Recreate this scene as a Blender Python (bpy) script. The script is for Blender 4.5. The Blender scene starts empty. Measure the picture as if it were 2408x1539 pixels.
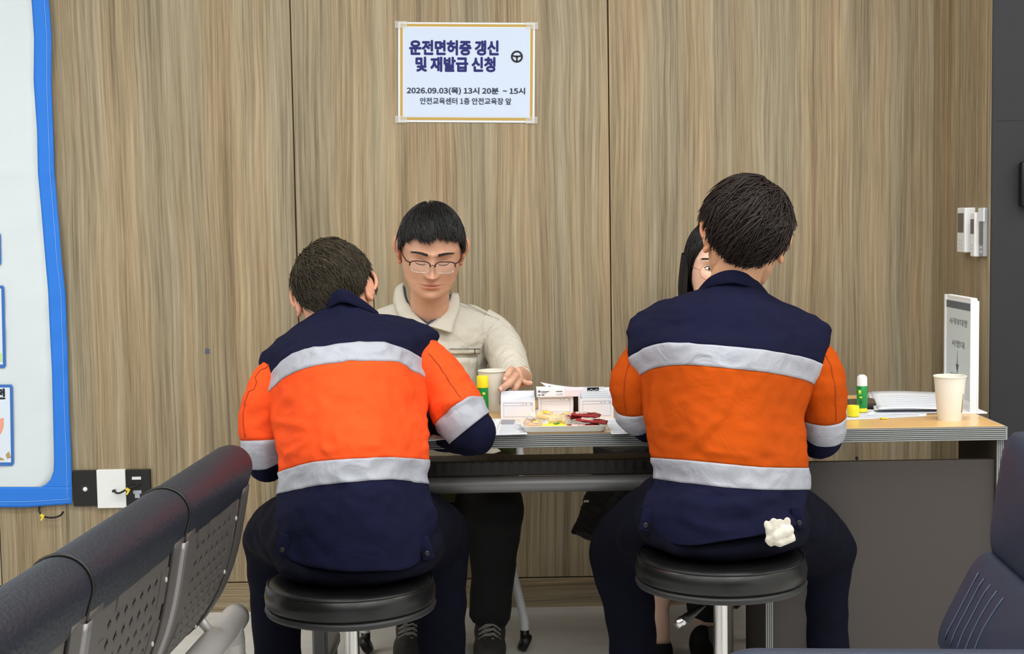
import bpy, bmesh, math, random
import numpy as np
from mathutils import Matrix, Vector, noise

# ------------------------------------------------------------------ camera, world, lights
SC = bpy.context.scene
COL = SC.collection
W_, H_, F_ = 2408.0, 1539.0, 3300.0
CAMH, PITCH, ROLL = 1.212, math.radians(4.33), math.radians(-0.93)
cam_data = bpy.data.cameras.new('camera')
cam = bpy.data.objects.new('camera', cam_data); COL.objects.link(cam)
CM = Matrix.Translation((0, 0, CAMH)) @ Matrix.Rotation(math.pi/2 - PITCH, 4, 'X') @ Matrix.Rotation(ROLL, 4, 'Z')
cam.matrix_world = CM
cam_data.sensor_width = 36; cam_data.lens = F_/W_*36; cam_data.clip_start = .05
SC.camera = cam
SC.view_settings.view_transform = 'Standard'; SC.view_settings.look = 'None'
SC.view_settings.gamma = 1; SC.view_settings.use_curve_mapping = False
SC.view_settings.exposure = -0.12
wd = bpy.data.worlds.new('world'); SC.world = wd; wd.use_nodes = True
bg = wd.node_tree.nodes['Background']; bg.inputs[0].default_value = (.93, .97, 1, 1); bg.inputs[1].default_value = .46
def area(name, loc, sx, sy, power, rot=(0, 0, 0), col=(1, .985, .96)):
    l = bpy.data.lights.new(name, 'AREA'); l.shape = 'RECTANGLE'; l.size = sx; l.size_y = sy; l.energy = power; l.color = col
    o = bpy.data.objects.new(name, l); COL.objects.link(o); o.location = loc; o.rotation_euler = rot
    return o
for lx in (-2.2, -.6, 1.0, 2.6):
    for ly, pw in ((-1.0, 22), (0.9, 22), (2.7, 20)):
        area('ceiling_lamp', (lx, ly, 2.66), 1.2, .6, pw*(1.35 if lx == 1.0 else 1))

# ------------------------------------------------------------------ pixel -> world helpers (2408 x 1539 frame)
RM = CM.to_3x3(); CL = Vector((0, 0, CAMH))
def ray(x, y): return RM @ Vector(((x - W_/2)/F_, -(y - H_/2)/F_, -1))
def P(x, y, Y): d = ray(x, y); return CL + d*(Y/d.y)
def PZ(x, y, z): d = ray(x, y); return CL + d*((z - CAMH)/d.z)
def PX(x, y, X): d = ray(x, y); return CL + d*(X/d.x)
def S(px, Y): return px*Y/F_

# ------------------------------------------------------------------ materials
def lin(c): return tuple(((v/255)/12.92 if v/255 <= .04045 else ((v/255+.055)/1.055)**2.4) for v in c)
MATS = {}
def mat(name, col, rough=.6, metal=0, bump=None, var=None, spec=.5, sss=0, alpha=1, trans=0, aniso=None, attr=None, sheen=0, ior=1.45, coat=0, bump2=None):
    if name in MATS: return MATS[name]
    m = bpy.data.materials.new(name); m.use_nodes = True; nt = m.node_tree; b = nt.nodes['Principled BSDF']
    c = lin(col) + (1,)
    b.inputs['Base Color'].default_value = c; b.inputs['Roughness'].default_value = rough; b.inputs['Metallic'].default_value = metal
    b.inputs['Specular IOR Level'].default_value = spec; b.inputs['IOR'].default_value = ior
    if alpha < 1: b.inputs['Alpha'].default_value = alpha
    if trans: b.inputs['Transmission Weight'].default_value = trans
    if sheen: b.inputs['Sheen Weight'].default_value = sheen; b.inputs['Sheen Roughness'].default_value = .5
    if coat: b.inputs['Coat Weight'].default_value = coat; b.inputs['Coat Roughness'].default_value = .2
    if sss:
        b.inputs['Subsurface Weight'].default_value = sss; b.inputs['Subsurface Radius'].default_value = (.012, .005, .003); b.inputs['Subsurface Scale'].default_value = 1
    tc = nt.nodes.new('ShaderNodeTexCoord')
    last = None
    if var:   # (scale xyz or number, amount, detail)
        sc, am, det = var
        mp = nt.nodes.new('ShaderNodeMapping'); mp.inputs['Scale'].default_value = sc if isinstance(sc, tuple) else (sc,)*3
        nt.links.new(tc.outputs['Object'], mp.inputs[0])
        n = nt.nodes.new('ShaderNodeTexNoise'); n.inputs['Scale'].default_value = 1; n.inputs['Detail'].default_value = det
        nt.links.new(mp.outputs[0], n.inputs['Vector'])
        mr = nt.nodes.new('ShaderNodeMapRange'); mr.inputs[1].default_value = .25; mr.inputs[2].default_value = .75
        mr.inputs[3].default_value = 1 - am; mr.inputs[4].default_value = 1 + am
        nt.links.new(n.outputs[0], mr.inputs[0])
        mx = nt.nodes.new('ShaderNodeMix'); mx.data_type = 'RGBA'; mx.blend_type = 'MULTIPLY'; mx.inputs[0].default_value = 1
        mx.inputs[6].default_value = c; nt.links.new(mr.outputs[0], mx.inputs[7]); last = mx.outputs[2]
    if attr:
        a = nt.nodes.new('ShaderNodeAttribute'); a.attribute_name = attr
        mx2 = nt.nodes.new('ShaderNodeMix'); mx2.data_type = 'RGBA'; mx2.blend_type = 'MULTIPLY'; mx2.inputs[0].default_value = 1
        if last: nt.links.new(last, mx2.inputs[6])
        else: mx2.inputs[6].default_value = c
        nt.links.new(a.outputs['Color'], mx2.inputs[7]); last = mx2.outputs[2]
    if last: nt.links.new(last, b.inputs['Base Color'])
    if bump:  # (scale, strength, distance)
        mp = nt.nodes.new('ShaderNodeMapping'); mp.inputs['Scale'].default_value = bump[0] if isinstance(bump[0], tuple) else (bump[0],)*3
        nt.links.new(tc.outputs['Object'], mp.inputs[0])
        n = nt.nodes.new('ShaderNodeTexNoise'); n.inputs['Scale'].default_value = 1; n.inputs['Detail'].default_value = 4
        nt.links.new(mp.outputs[0], n.inputs['Vector'])
        bp = nt.nodes.new('ShaderNodeBump'); bp.inputs['Strength'].default_value = bump[1]; bp.inputs['Distance'].default_value = bump[2]
        nt.links.new(n.outputs[0], bp.inputs['Height']); nt.links.new(bp.outputs[0], b.inputs['Normal'])
    if bump2:  # larger soft creases of cloth
        n = nt.nodes.new('ShaderNodeTexNoise'); n.inputs['Scale'].default_value = bump2[0]; n.inputs['Detail'].default_value = 3; n.inputs['Distortion'].default_value = 1.2
        nt.links.new(tc.outputs['Object'], n.inputs['Vector'])
        bq = nt.nodes.new('ShaderNodeBump'); bq.inputs['Strength'].default_value = bump2[1]; bq.inputs['Distance'].default_value = bump2[2]
        nt.links.new(n.outputs[0], bq.inputs['Height'])
        if bump: nt.links.new(bq.outputs[0], bp.inputs['Normal'])
        else: nt.links.new(bq.outputs[0], b.inputs['Normal'])
    MATS[name] = m
    return m

def wood(name, axis='z', cols=((112, 98, 77), (150, 134, 107), (180, 165, 138)), rough=.5):
    m = bpy.data.materials.new(name); m.use_nodes = True; nt = m.node_tree; b = nt.nodes['Principled BSDF']; L = nt.links.new
    tc = nt.nodes.new('ShaderNodeTexCoord')
    def nz(scale, detail, vec, rough=.55):
        mp = nt.nodes.new('ShaderNodeMapping')
        sx, sz = scale
        mp.inputs['Scale'].default_value = (sx, sx, sz) if axis == 'z' else (sz, sx, sx)
        L(vec, mp.inputs[0]); n = nt.nodes.new('ShaderNodeTexNoise'); n.inputs['Scale'].default_value = 1
        n.inputs['Detail'].default_value = detail; n.inputs['Roughness'].default_value = rough
        L(mp.outputs[0], n.inputs['Vector']); return n
    # gentle waviness of the grain
    wv = nz((3.2, 1.1), 2, tc.outputs['Object'])
    sub = nt.nodes.new('ShaderNodeVectorMath'); sub.operation = 'SUBTRACT'; sub.inputs[1].default_value = (.5, .5, .5); L(wv.outputs['Color'], sub.inputs[0])
    sc = nt.nodes.new('ShaderNodeVectorMath'); sc.operation = 'MULTIPLY'; sc.inputs[1].default_value = (.055, 0, 0) if axis == 'z' else (0, 0, .05)
    L(sub.outputs[0], sc.inputs[0])
    add = nt.nodes.new('ShaderNodeVectorMath'); L(tc.outputs['Object'], add.inputs[0]); L(sc.outputs[0], add.inputs[1])
    v = add.outputs[0]
    a = nz((22, .55), 3, v); c = nz((85, 1.2), 4, v, .65); d = nz((330, 4.5), 3, v, .7); e = nz((5, .25), 2, v)
    def math_(op, x, y):
        n = nt.nodes.new('ShaderNodeMath'); n.operation = op
        for i, q in enumerate((x, y)):
            if isinstance(q, (int, float)): n.inputs[i].default_value = q
            else: L(q, n.inputs[i])
        return n.outputs[0]
    s = math_('ADD', math_('MULTIPLY', a.outputs[0], .26), math_('MULTIPLY', c.outputs[0], .40))
    s = math_('ADD', s, math_('MULTIPLY', d.outputs[0], .30)); s = math_('ADD', s, math_('MULTIPLY', e.outputs[0], .06))
    r = nt.nodes.new('ShaderNodeValToRGB'); L(s, r.inputs[0]); el = r.color_ramp.elements
    el[0].position = .40; el[0].color = lin(cols[0]) + (1,); el[1].position = .63; el[1].color = lin(cols[2]) + (1,)
    x = el.new(.505); x.color = lin(cols[1]) + (1,)
    hv = nz((9, .4), 2, v); hr = nt.nodes.new('ShaderNodeValToRGB'); L(hv.outputs[0], hr.inputs[0]); he = hr.color_ramp.elements
    he[0].position = .38; he[0].color = (.90, .96, 1.0, 1); he[1].position = .62; he[1].color = (1.04, .99, .93, 1)
    hm_ = nt.nodes.new('ShaderNodeMix'); hm_.data_type = 'RGBA'; hm_.blend_type = 'MULTIPLY'; hm_.inputs[0].default_value = 1; L(r.outputs[0], hm_.inputs[6]); L(hr.outputs[0], hm_.inputs[7])
    L(hm_.outputs[2], b.inputs['Base Color']); b.inputs['Roughness'].default_value = rough; b.inputs['Specular IOR Level'].default_value = .35
    bp = nt.nodes.new('ShaderNodeBump'); bp.inputs['Strength'].default_value = .12; bp.inputs['Distance'].default_value = .002
    L(s, bp.inputs['Height']); L(bp.outputs[0], b.inputs['Normal'])
    MATS[name] = m
    return m

# ------------------------------------------------------------------ mesh helpers
class G:
    def __init__(s): s.v = []; s.f = []; s.c = None
    def add(s, vs, fs):
        o = len(s.v); s.v += [tuple(q) for q in vs]; s.f += [tuple(i + o for i in f) for f in fs]; return s
    def merge(s, g, M=None):
        return s.add([(M @ Vector(q)) for q in g.v] if M is not None else g.v, g.f)
    def box(s, lo, hi, M=None):
        x0, y0, z0 = lo; x1, y1, z1 = hi
        v = [Vector(q) for q in ((x0,y0,z0),(x1,y0,z0),(x1,y1,z0),(x0,y1,z0),(x0,y0,z1),(x1,y0,z1),(x1,y1,z1),(x0,y1,z1))]
        if M is not None: v = [M @ q for q in v]
        return s.add(v, [(3,2,1,0),(4,5,6,7),(0,1,5,4),(1,2,6,5),(2,3,7,6),(3,0,4,7)])
    def tube(s, pts, rad, seg=12, caps=True, up=None):
        pts = [Vector(p) for p in pts]; n = len(pts)
        if not hasattr(rad, '__len__'): rad = [rad]*n
        rings = rings_along(pts, rad, seg)
        o = len(s.v)
        for r in rings: s.v += [tuple(q) for q in r]
        for i in range(n-1):
            for j in range(seg):
                k = (j+1) % seg
                s.f.append((o+i*seg+j, o+i*seg+k, o+(i+1)*seg+k, o+(i+1)*seg+j))
        if caps:
            s.f.append(tuple(o+j for j in range(seg-1, -1, -1))); s.f.append(tuple(o+(n-1)*seg+j for j in range(seg)))
        return s
    def lathe(s, prof, c=(0,0,0), seg=32, M=None, close=True):
        c = Vector(c); o = len(s.v); n = len(prof)
        for r, z in prof:
            for j in range(seg):
                a = 2*math.pi*j/seg; q = Vector((r*math.cos(a), r*math.sin(a), z))
                q = (M @ q) if M is not None else q + c
                s.v.append(tuple(q))
        for i in range(n-1):
            for j in range(seg):
                k = (j+1) % seg; s.f.append((o+i*seg+j, o+i*seg+k, o+(i+1)*seg+k, o+(i+1)*seg+j))
        if close:
            s.f.append(tuple(o+j for j in range(seg-1, -1, -1))); s.f.append(tuple(o+(n-1)*seg+j for j in range(seg)))
        return s
    def ell(s, c, r, seg=20, rows=12, M=None):
        prof = []
        vs = []; fs = []
        for i in range(rows+1):
            t = math.pi*i/rows
            for j in range(seg):
                a = 2*math.pi*j/seg
                q = Vector((r[0]*math.sin(t)*math.cos(a), r[1]*math.sin(t)*math.sin(a), -r[2]*math.cos(t)))
                q = (M @ q if M is not None else q) + Vector(c)
                vs.append(q)
        for i in range(rows):
            for j in range(seg):
                k = (j+1) % seg; fs.append((i*seg+j, i*seg+k, (i+1)*seg+k, (i+1)*seg+j))
        return s.add(vs, fs)
    def grid(s, rows, closed=False):
        n = len(rows[0]); o = len(s.v)
        for r in rows: s.v += [tuple(q) for q in r]
        for i in range(len(rows)-1):
            for j in range(n if closed else n-1):
                k = (j+1) % n; s.f.append((o+i*n+j, o+i*n+k, o+(i+1)*n+k, o+(i+1)*n+j))
        return s
    def prism(s, poly, a, b):
        """poly: list of 3-D points; extruded from offset a to offset b (vectors)"""
        n = len(poly); A = [Vector(p)+Vector(a) for p in poly]; B = [Vector(p)+Vector(b) for p in poly]
        return s.add(A+B, [tuple(range(n-1,-1,-1)), tuple(range(n, 2*n))] + [(i,(i+1)%n,n+(i+1)%n,n+i) for i in range(n)])

def rings_along(pts, rad, seg):
    n = len(pts); out = []
    t0 = (pts[1]-pts[0]).normalized(); up = Vector((0,0,1)) if abs(t0.z) < .9 else Vector((1,0,0))
    nrm = (up - t0*up.dot(t0)).normalized()
    for i in range(n):
        t = (pts[min(i+1,n-1)]-pts[max(i-1,0)])
        t = t.normalized() if t.length > 1e-9 else t0
        nrm = (nrm - t*nrm.dot(t)); nrm = nrm.normalized() if nrm.length > 1e-9 else Vector((1,0,0))
        b = t.cross(nrm)
        ra, rb = rad[i] if hasattr(rad[i], '__len__') else (rad[i], rad[i])
        out.append([pts[i] + nrm*(ra*math.cos(2*math.pi*j/seg)) + b*(rb*math.sin(2*math.pi*j/seg)) for j in range(seg)])
    return out

def cr(arr, sub):
    """Catmull-Rom through rows of arr (n, ...) with `sub` steps per span"""
    a = np.asarray(arr, float); n = len(a); out = []
    for i in range(n-1):
        p0 = a[max(i-1,0)]; p1 = a[i]; p2 = a[i+1]; p3 = a[min(i+2,n-1)]
        for k in range(sub):
            t = k/sub
            out.append(.5*((2*p1)+(-p0+p2)*t+(2*p0-5*p1+4*p2-p3)*t*t+(-p0+3*p1-3*p2+p3)*t**3))
    out.append(a[-1]); return np.array(out)
def resample(pts, n):
    a = cr(np.array(pts, float), 12); d = np.r_[0, np.cumsum(np.linalg.norm(np.diff(a, axis=0), axis=1))]
    u = np.linspace(0, d[-1], n); return np.stack([np.interp(u, d, a[:, k]) for k in range(a.shape[1])], 1)

def origin(o):
    p = Vector((0,0,0))
    while o is not None: p += o.location; o = o.parent
    return p
def obj(name, g, m, parent=None, smooth=True, bevel=0, seg=2, solid=0, offset=-1, subsurf=0, angle=None, base=None):
    me = bpy.data.meshes.new(name); L = origin(parent) if parent else Vector(base) if base is not None else Vector((0,0,0))
    me.from_pydata([(v[0]-L.x, v[1]-L.y, v[2]-L.z) for v in g.v], [], g.f)
    if m: me.materials.append(m)
    if g.c is not None:
        at = me.attributes.new('tint', 'FLOAT_COLOR', 'POINT'); at.data.foreach_set('color', np.asarray(g.c, np.float32).ravel())
    bm = bmesh.new(); bm.from_mesh(me); bmesh.ops.recalc_face_normals(bm, faces=bm.faces); bm.to_mesh(me); bm.free()
    if smooth:
        me.polygons.foreach_set('use_smooth', [True]*len(me.polygons))
        if angle: me.set_sharp_from_angle(angle=math.radians(angle))
    o = bpy.data.objects.new(name, me); COL.objects.link(o)
    if parent: o.parent = parent
    elif base is not None: o.location = L
    if solid: md = o.modifiers.new('s', 'SOLIDIFY'); md.thickness = solid; md.offset = offset
    if subsurf: md = o.modifiers.new('u', 'SUBSURF'); md.levels = subsurf; md.render_levels = subsurf
    if bevel: md = o.modifiers.new('b', 'BEVEL'); md.width = bevel; md.segments = seg; md.limit_method = 'ANGLE'; md.harden_normals = False
    return o
def tag(o, label, cat=None, group=None, kind=None):
    o['label'] = label
    if cat: o['category'] = cat
    if group: o['group'] = group
    if kind: o['kind'] = kind
    return o
def struct(o, label=None):
    o['kind'] = 'structure'
    if label: o['label'] = label
    return o
def thing(name, label, cat, loc=(0,0,0), group=None):
    o = bpy.data.objects.new(name, None); COL.objects.link(o); o.location = loc; o.empty_display_size = .05
    return tag(o, label, cat, group)
def bmfix(name, g, m, parent=None, **k): return obj(name, g, m, parent, **k)

def remesh(g, voxel, iters=6, fac=.5):
    me = bpy.data.meshes.new('tmp'); me.from_pydata(g.v, [], g.f)
    bm = bmesh.new(); bm.from_mesh(me); bmesh.ops.remove_doubles(bm, verts=bm.verts, dist=1e-5); bmesh.ops.recalc_face_normals(bm, faces=bm.faces); bm.to_mesh(me); bm.free()
    o = bpy.data.objects.new('tmp', me); COL.objects.link(o)
    md = o.modifiers.new('r', 'REMESH'); md.mode = 'VOXEL'; md.voxel_size = voxel
    if iters: sm = o.modifiers.new('s', 'SMOOTH'); sm.iterations = iters; sm.factor = fac
    dg = bpy.context.evaluated_depsgraph_get(); ev = o.evaluated_get(dg); m2 = ev.to_mesh()
    out = G(); n = len(m2.vertices); co = np.empty(n*3); m2.vertices.foreach_get('co', co)
    nr = np.empty(n*3); m2.vertices.foreach_get('normal', nr)
    out.v = [tuple(q) for q in co.reshape(-1,3)]; out.f = [tuple(p.vertices) for p in m2.polygons]; out.n = nr.reshape(-1,3)
    ev.to_mesh_clear(); bpy.data.objects.remove(o); bpy.data.meshes.remove(me)
    return out
def wrinkle(g, amp, scale, seed=0, folds=()):
    """push vertices of a remeshed G along their normals: cloth folds"""
    v = np.array(g.v); n = g.n
    d = np.array([noise.noise(Vector((p[0]*scale[0]+seed, p[1]*scale[1], p[2]*scale[2]))) for p in v])*amp
    for a, b, am, w in folds: d += ridge(v, a, b, am, w)
    g.v = [tuple(q) for q in v + n*d[:, None]]
    return g
def ridge(v, a, b, am, w):
    a = np.array(a); b = np.array(b); ab = b-a; t = np.clip(((v-a)@ab)/(ab@ab), 0, 1)
    dd = np.linalg.norm(v-(a+t[:, None]*ab), axis=1); return 1.5*am*np.exp(-(dd/w)**2)*(1-.6*np.abs(2*t-1)**3)

import os
_font = None
try:
    _font = bpy.data.fonts.load(os.path.join(bpy.utils.system_resource('DATAFILES'), 'fonts', 'Noto Sans CJK Regular.woff2'))
except Exception:
    _font = None
def text(name, body, m, parent, center, width=None, height=None, xdir=(1,0,0), ydir=(0,0,1), bold=0.0, lift=.0008, base=None):
    N_B = 8 if bold else 0
    c = bpy.data.curves.new('t', 'FONT'); c.body = body
    if _font: c.font = _font
    c.resolution_u = 3; c.align_x = 'CENTER'
    o = bpy.data.objects.new('t', c); COL.objects.link(o)
    dg = bpy.context.evaluated_depsgraph_get(); me = bpy.data.meshes.new_from_object(o.evaluated_get(dg))
    v = np.array([q.co[:] for q in me.vertices]); f = [tuple(p.vertices) for p in me.polygons]
    bpy.data.objects.remove(o); bpy.data.curves.remove(c); bpy.data.meshes.remove(me)
    lo, hi = v.min(0), v.max(0); ce = (lo+hi)/2; sx = sy = None
    if width: sx = width/(hi[0]-lo[0])
    if height: sy = height/(hi[1]-lo[1])
    sx = sx or sy; sy = sy or sx
    X = Vector(xdir).normalized(); Y = Vector(ydir).normalized(); N = X.cross(Y); C = Vector(center)
    g = G()
    for k in range(N_B+1):
        dx, dy = (0, 0) if k == N_B else (bold*math.cos(k*math.pi/4), bold*math.sin(k*math.pi/4))
        g.add([C + X*((q[0]-ce[0]+dx)*sx) + Y*((q[1]-ce[1]+dy)*sy) + N*(lift+k*.00002) for q in v], f)
    return obj(name, g, m, parent, smooth=False)

# ------------------------------------------------------------------ shared materials
M_wall = wood('wall_wood')
M_base = wood('baseboard_wood', 'x')
M_groove = mat('groove_dark', (78, 60, 46), .8)
M_floor = mat('floor_grey', (214, 213, 209), .45, var=((2.5, 9, 1), .12, 5), bump=(60, .05, .002))
M_ceil = mat('ceiling_white', (235, 235, 230), .9)
M_post = mat('column_charcoal', (36, 37, 41), .75, bump=(900, .12, .0006), var=(4, .04, 2))
M_navy = mat('navy_cotton', (18, 20, 44), .92, spec=.12, bump2=(12, .4, .012), bump=((1400, 1400, 900), .35, .0006), var=(14, .10, 4))
M_navy2 = mat('navy_trouser', (10, 11, 24), .92, spec=.12, bump2=(12, .45, .012), bump=((1400, 1400, 900), .3, .0006), var=(12, .12, 4))
M_or1 = mat('orange_bright', (228, 79, 33), .9, spec=.12, bump2=(11, .5, .012), bump=((1300, 1300, 900), .25, .0005), var=(9, .05, 3))
M_or2 = mat('orange_deep', (172, 69, 9), .9, spec=.12, bump2=(11, .5, .012), bump=((1300, 1300, 900), .25, .0005), var=(9, .05, 3))
M_tape = mat('reflective_tape', (158, 161, 172), .5, metal=.0, bump2=(16, .6, .010), bump=(420, .12, .0005), var=(30, .05, 3))
M_skin = mat('skin', (208, 160, 134), .5, sss=.12, attr='tint', var=(55, .05, 3), bump=(650, .08, .0006))
M_skin_dark = mat('skin_tan', (206, 156, 122), .52, sss=.12, attr='tint', var=(55, .05, 3), bump=(650, .08, .0006))
M_hair_black = mat('hair_black', (22, 21, 23), .42, var=(200, .3, 2))
M_hair_brown = mat('hair_dark_brown', (36, 27, 24), .5, spec=.3, var=(160, .4, 2))
M_hair_olive = mat('hair_brown', (58, 51, 39), .55, spec=.3, var=(160, .4, 2))
M_vinyl = mat('stool_vinyl', (17, 18, 19), .3, bump=(380, .18, .001), var=(20, .12, 3))
M_chrome = mat('chrome', (205, 205, 205), .18, metal=1)
M_black = mat('black_plastic', (18, 18, 19), .4)
M_blackm = mat('black_matte', (14, 14, 16), .8, bump=(300, .2, .001))
M_white = mat('white_plastic', (232, 234, 236), .45)
M_wmetal = mat('white_metal', (214, 216, 220), .35)
M_paper = mat('paper_white', (224, 228, 234), .8)
M_rib = mat('ribbed_edge_light', (136, 140, 140), .5)
M_ribd = mat('ribbed_edge_dark', (70, 72, 72), .6)
M_ink = mat('ink_grey', (92, 98, 112), .8)
M_silver = mat('silver_paint', (182, 180, 179), .4, metal=.3)

# ================================================================== THE SETTING
WY = 4.33; CEIL = 2.7
XL, XR, YB = -3.6, 3.2, -3.2
g = G().box((XL, YB, -.05), (XR, WY+.1, 0)); struct(obj('floor', g, M_floor, smooth=False), 'grey smooth floor')
g = G().box((XL, YB, CEIL), (XR, WY+.1, CEIL+.05)); struct(obj('ceiling', g, M_ceil, smooth=False))
g = G().box((XL, WY+.012, 0), (XR, WY+.1, CEIL)); wall = struct(obj('wall_back', g, M_groove, smooth=False), 'wood-grain laminate panelled back wall')
sx1 = P(691, 350, WY).x; sx2 = P(1434, 450, WY).x; sx0 = P(1, 1290, WY).x
zg = P(850, 1366, WY).z
XS = P(2192, 700, WY).x; YP = PX(2329, 500, XS).y
edges = [XL, sx0-(sx1-sx0), sx0, sx1, sx2, XS+.3]
for a, b in zip(edges[:-1], edges[1:]):
    o = obj('panel', G().box((a+.0018, WY, zg+.002), (b-.0018, WY+.0119, CEIL)), M_wall, wall, smooth=False, bevel=.0012)
bb = struct(obj('baseboard_back', G().box((XL, WY-.002, 0), (XS+.3, WY+.0119, zg-.002)), M_base, smooth=False, bevel=.001), 'wood-grain skirting strip under the wall panels')
wr = struct(obj('wall_right', G().box((XS, YP+.004, 0), (XS+.02, WY, CEIL)), M_wall, smooth=False, bevel=.001), 'short wood-grain return wall at the right')
g = G().box((XS+.0005, YP, 0), (XR, WY+.1, CEIL)); col = struct(obj('wall_column', g, M_post, smooth=False, bevel=.006), 'charcoal grey wall column at the right edge')
x0 = P(2345, 282, YP).x
obj('joint', G().box((x0, YP-.0008, P(2370, 284, YP).z), (XR, YP+.001, P(2370, 283, YP).z)), M_black, col, smooth=False)
struct(obj('wall_left', G().box((XL-.1, YB, 0), (XL, WY+.1, CEIL)), M_ceil, smooth=False))
struct(obj('wall_far_right', G().box((XR, YB, 0), (XR+.1, WY+.1, CEIL)), M_ceil, smooth=False))

# ================================================================== WALL THINGS
# --- fabric banner
def tab(t, y): return float(np.interp(y, [q[0] for q in t], [q[1] for q in t]))
inn = [(-200,70),(0,74),(89,80),(193,79),(306,87),(407,89),(495,97),(616,107),(683,113),(776,117),(874,122),(991,125),(1080,127),(1108,126),(1128,119),(1140,108),(1146,96)]
out = [(-200,108),(0,115),(81,121),(201,121),(306,125),(403,128),(536,139),(616,145),(690,154),(827,159),(952,162),(1069,167),(1192,170)]
ban = thing('fabric_banner', 'white fabric banner with a bright blue border hanging on the wood wall', 'banner', P(-250, 1194, WY-.02))
BY = WY-.012
def bdep(x, y): return BY - .004 - .006*noise.noise(Vector((x*.012, y*.006, 1.3))) - .004*noise.noise(Vector((x*.03+y*.02, y*.012, 4)))- (.004*math.exp(-((y-408)/10)**2))
def bpt(x, y, off=0): return P(x, y, bdep(x, y)-off)
M_bw = mat('banner_white', (212, 223, 229), .8, bump=(900, .1, .0005)); M_bb = mat('banner_blue', (40, 122, 224), .7, bump=(900, .1, .0005))
ys = list(np.linspace(-200, 1080, 90)) + [1095, 1108, 1120, 1128, 1135, 1140, 1144, 1146]
rows = [[bpt(x, y) for x in np.linspace(-620, tab(inn, y), 36)] for y in ys]
obj('field', G().grid(rows), M_bw, ban, solid=.001)
ys2 = list(np.linspace(-200, 1146, 110)) + list(np.linspace(1150, 1190, 8))
def ob(y, x): return 0
rows = [[bpt(tab(inn, y) + (tab(out, y)-tab(inn, y))*k/6, y) for k in range(7)] for y in ys]
obj('border_side', G().grid(rows), M_bb, ban, solid=.0012)
rows = []
for k in range(9):
    r = []
    for x in np.linspace(-620, 170, 60):
        yb = 1194 - max(0, x-60)*.075
        yt = 1146
        r.append(bpt(min(x, tab(out, 1165)), yt + (yb-yt)*k/8))
    rows.append(r)
obj('border_bottom', G().grid(rows), M_bb, ban, solid=.0012)
M_st = mat('stitch_pale', (128, 184, 248), .7)
obj('stitching', G().tube([bpt(tab(out, y)-11, y, .0012) for y in np.linspace(-200, 1182, 60)], .0009, 5).tube([bpt(x, 1181-max(0,x-60)*.06, .0012) for x in np.linspace(-620, 166, 30)], .0009, 5), M_st, ban)
M_pf = mat('print_blue', (58, 112, 190), .8); M_pw = mat('print_pale', (214, 226, 240), .8); M_skp = mat('print_peach', (232, 160, 140), .8)
M_prg = mat('print_green', (190, 222, 160), .8); M_prt = mat('print_tan', (176, 152, 104), .8); M_pk = mat('print_black', (34, 36, 44), .8); M_sky = mat('print_sky', (110, 178, 226), .8)
def patch(name, poly, m, off, parent=ban):
    return obj(name, G().prism([bpt(x, y, off) for x, y in poly], (0, 0, 0), (0, -.0006, 0)), m, parent, smooth=False)
for (xr, y0, y1, dx) in ((14, 672, 866, 4), (33, 905, 1096, 3), (3, 548, 626, 1)):
    patch('printed_frame', [(-240, y0), (xr-dx-3, y0), (xr-dx, y0+5), (xr, y1-6), (xr-4, y1), (-240, y1)], M_pf, .0035)
    patch('printed_picture', [(-235, y0+7), (xr-dx-7, y0+7), (xr-7, y1-8), (-235, y1-8)], M_pw, .0044)
patch('printed_leaf', [(-30, 820), (5, 815), (6, 850), (-30, 852)], M_prg, .0052)
patch('printed_cap', [(-30, 950), (0, 950), (9, 965), (10, 985), (-30, 988)], M_sky, .0052)
patch('printed_hand', [(-30, 990), (3, 985), (12, 982), (10, 1005), (2, 1022), (-30, 1024)], M_skp, .0055)
patch('printed_ticket', [(-30, 1060), (8, 1060), (10, 1083), (-30, 1085)], M_prt, .0052)
patch('printed_ticket', [(11, 1064), (20, 1060), (26, 1076), (17, 1080)], M_prt, .0052)
text('printed_letters', '안전', M_pk, ban, bpt(-11, 927, .0055), width=S(44, WY), bold=.02)

# --- printed notice
nc = P(1097, 171, WY)
nA = math.radians(-1.25); nX = Vector((math.cos(nA), 0, math.sin(nA))); nZ = Vector((-math.sin(nA), 0, math.cos(nA)))
nw, nh = .417, .298
def npt(px, py, off=.004):   # pixel offset on the notice from its centre
    return nc + nX*((px-1097)/762.) + nZ*(-(py-171)/762.) + Vector((0, -off, 0))
notice = thing('paper_notice', 'white printed notice with gold border and Korean lettering taped to the wall', 'notice', npt(1097, 286, .0))
def npoly(name, x0, y0, x1, y1, off, m, t=.0006):
    return obj(name, G().prism([npt(x0,y1,off), npt(x1,y1,off), npt(x1,y0,off), npt(x0,y0,off)], (0,0,0), (0,-t,0)), m, notice, smooth=False)
M_gold = mat('gold_print', (190, 160, 84), .8); M_nblue = mat('notice_blue', (204, 217, 240), .8); M_tnavy = mat('letter_navy', (36, 40, 110), .8); M_tdark = mat('letter_slate', (44, 56, 80), .8)
npoly('sheet', 938, 56, 1256, 286, .0015, M_paper, .0015)
npoly('gold_border', 943, 60, 1251, 281, .0032, M_gold); npoly('white_line', 949, 66, 1245, 275, .0040, M_paper); npoly('pale_field', 951, 68, 1243, 273, .0048, M_nblue)
text('heading', '운전면허증 갱신', M_tnavy, notice, npt(1068, 114.5, .0056), width=S(205, WY), height=S(32, WY), xdir=nX, ydir=nZ, bold=.016)
text('heading', '및 재발급 신청', M_tnavy, notice, npt(1071.5, 152.5, .0056), width=S(183, WY), height=S(32, WY), xdir=nX, ydir=nZ, bold=.016)
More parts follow.
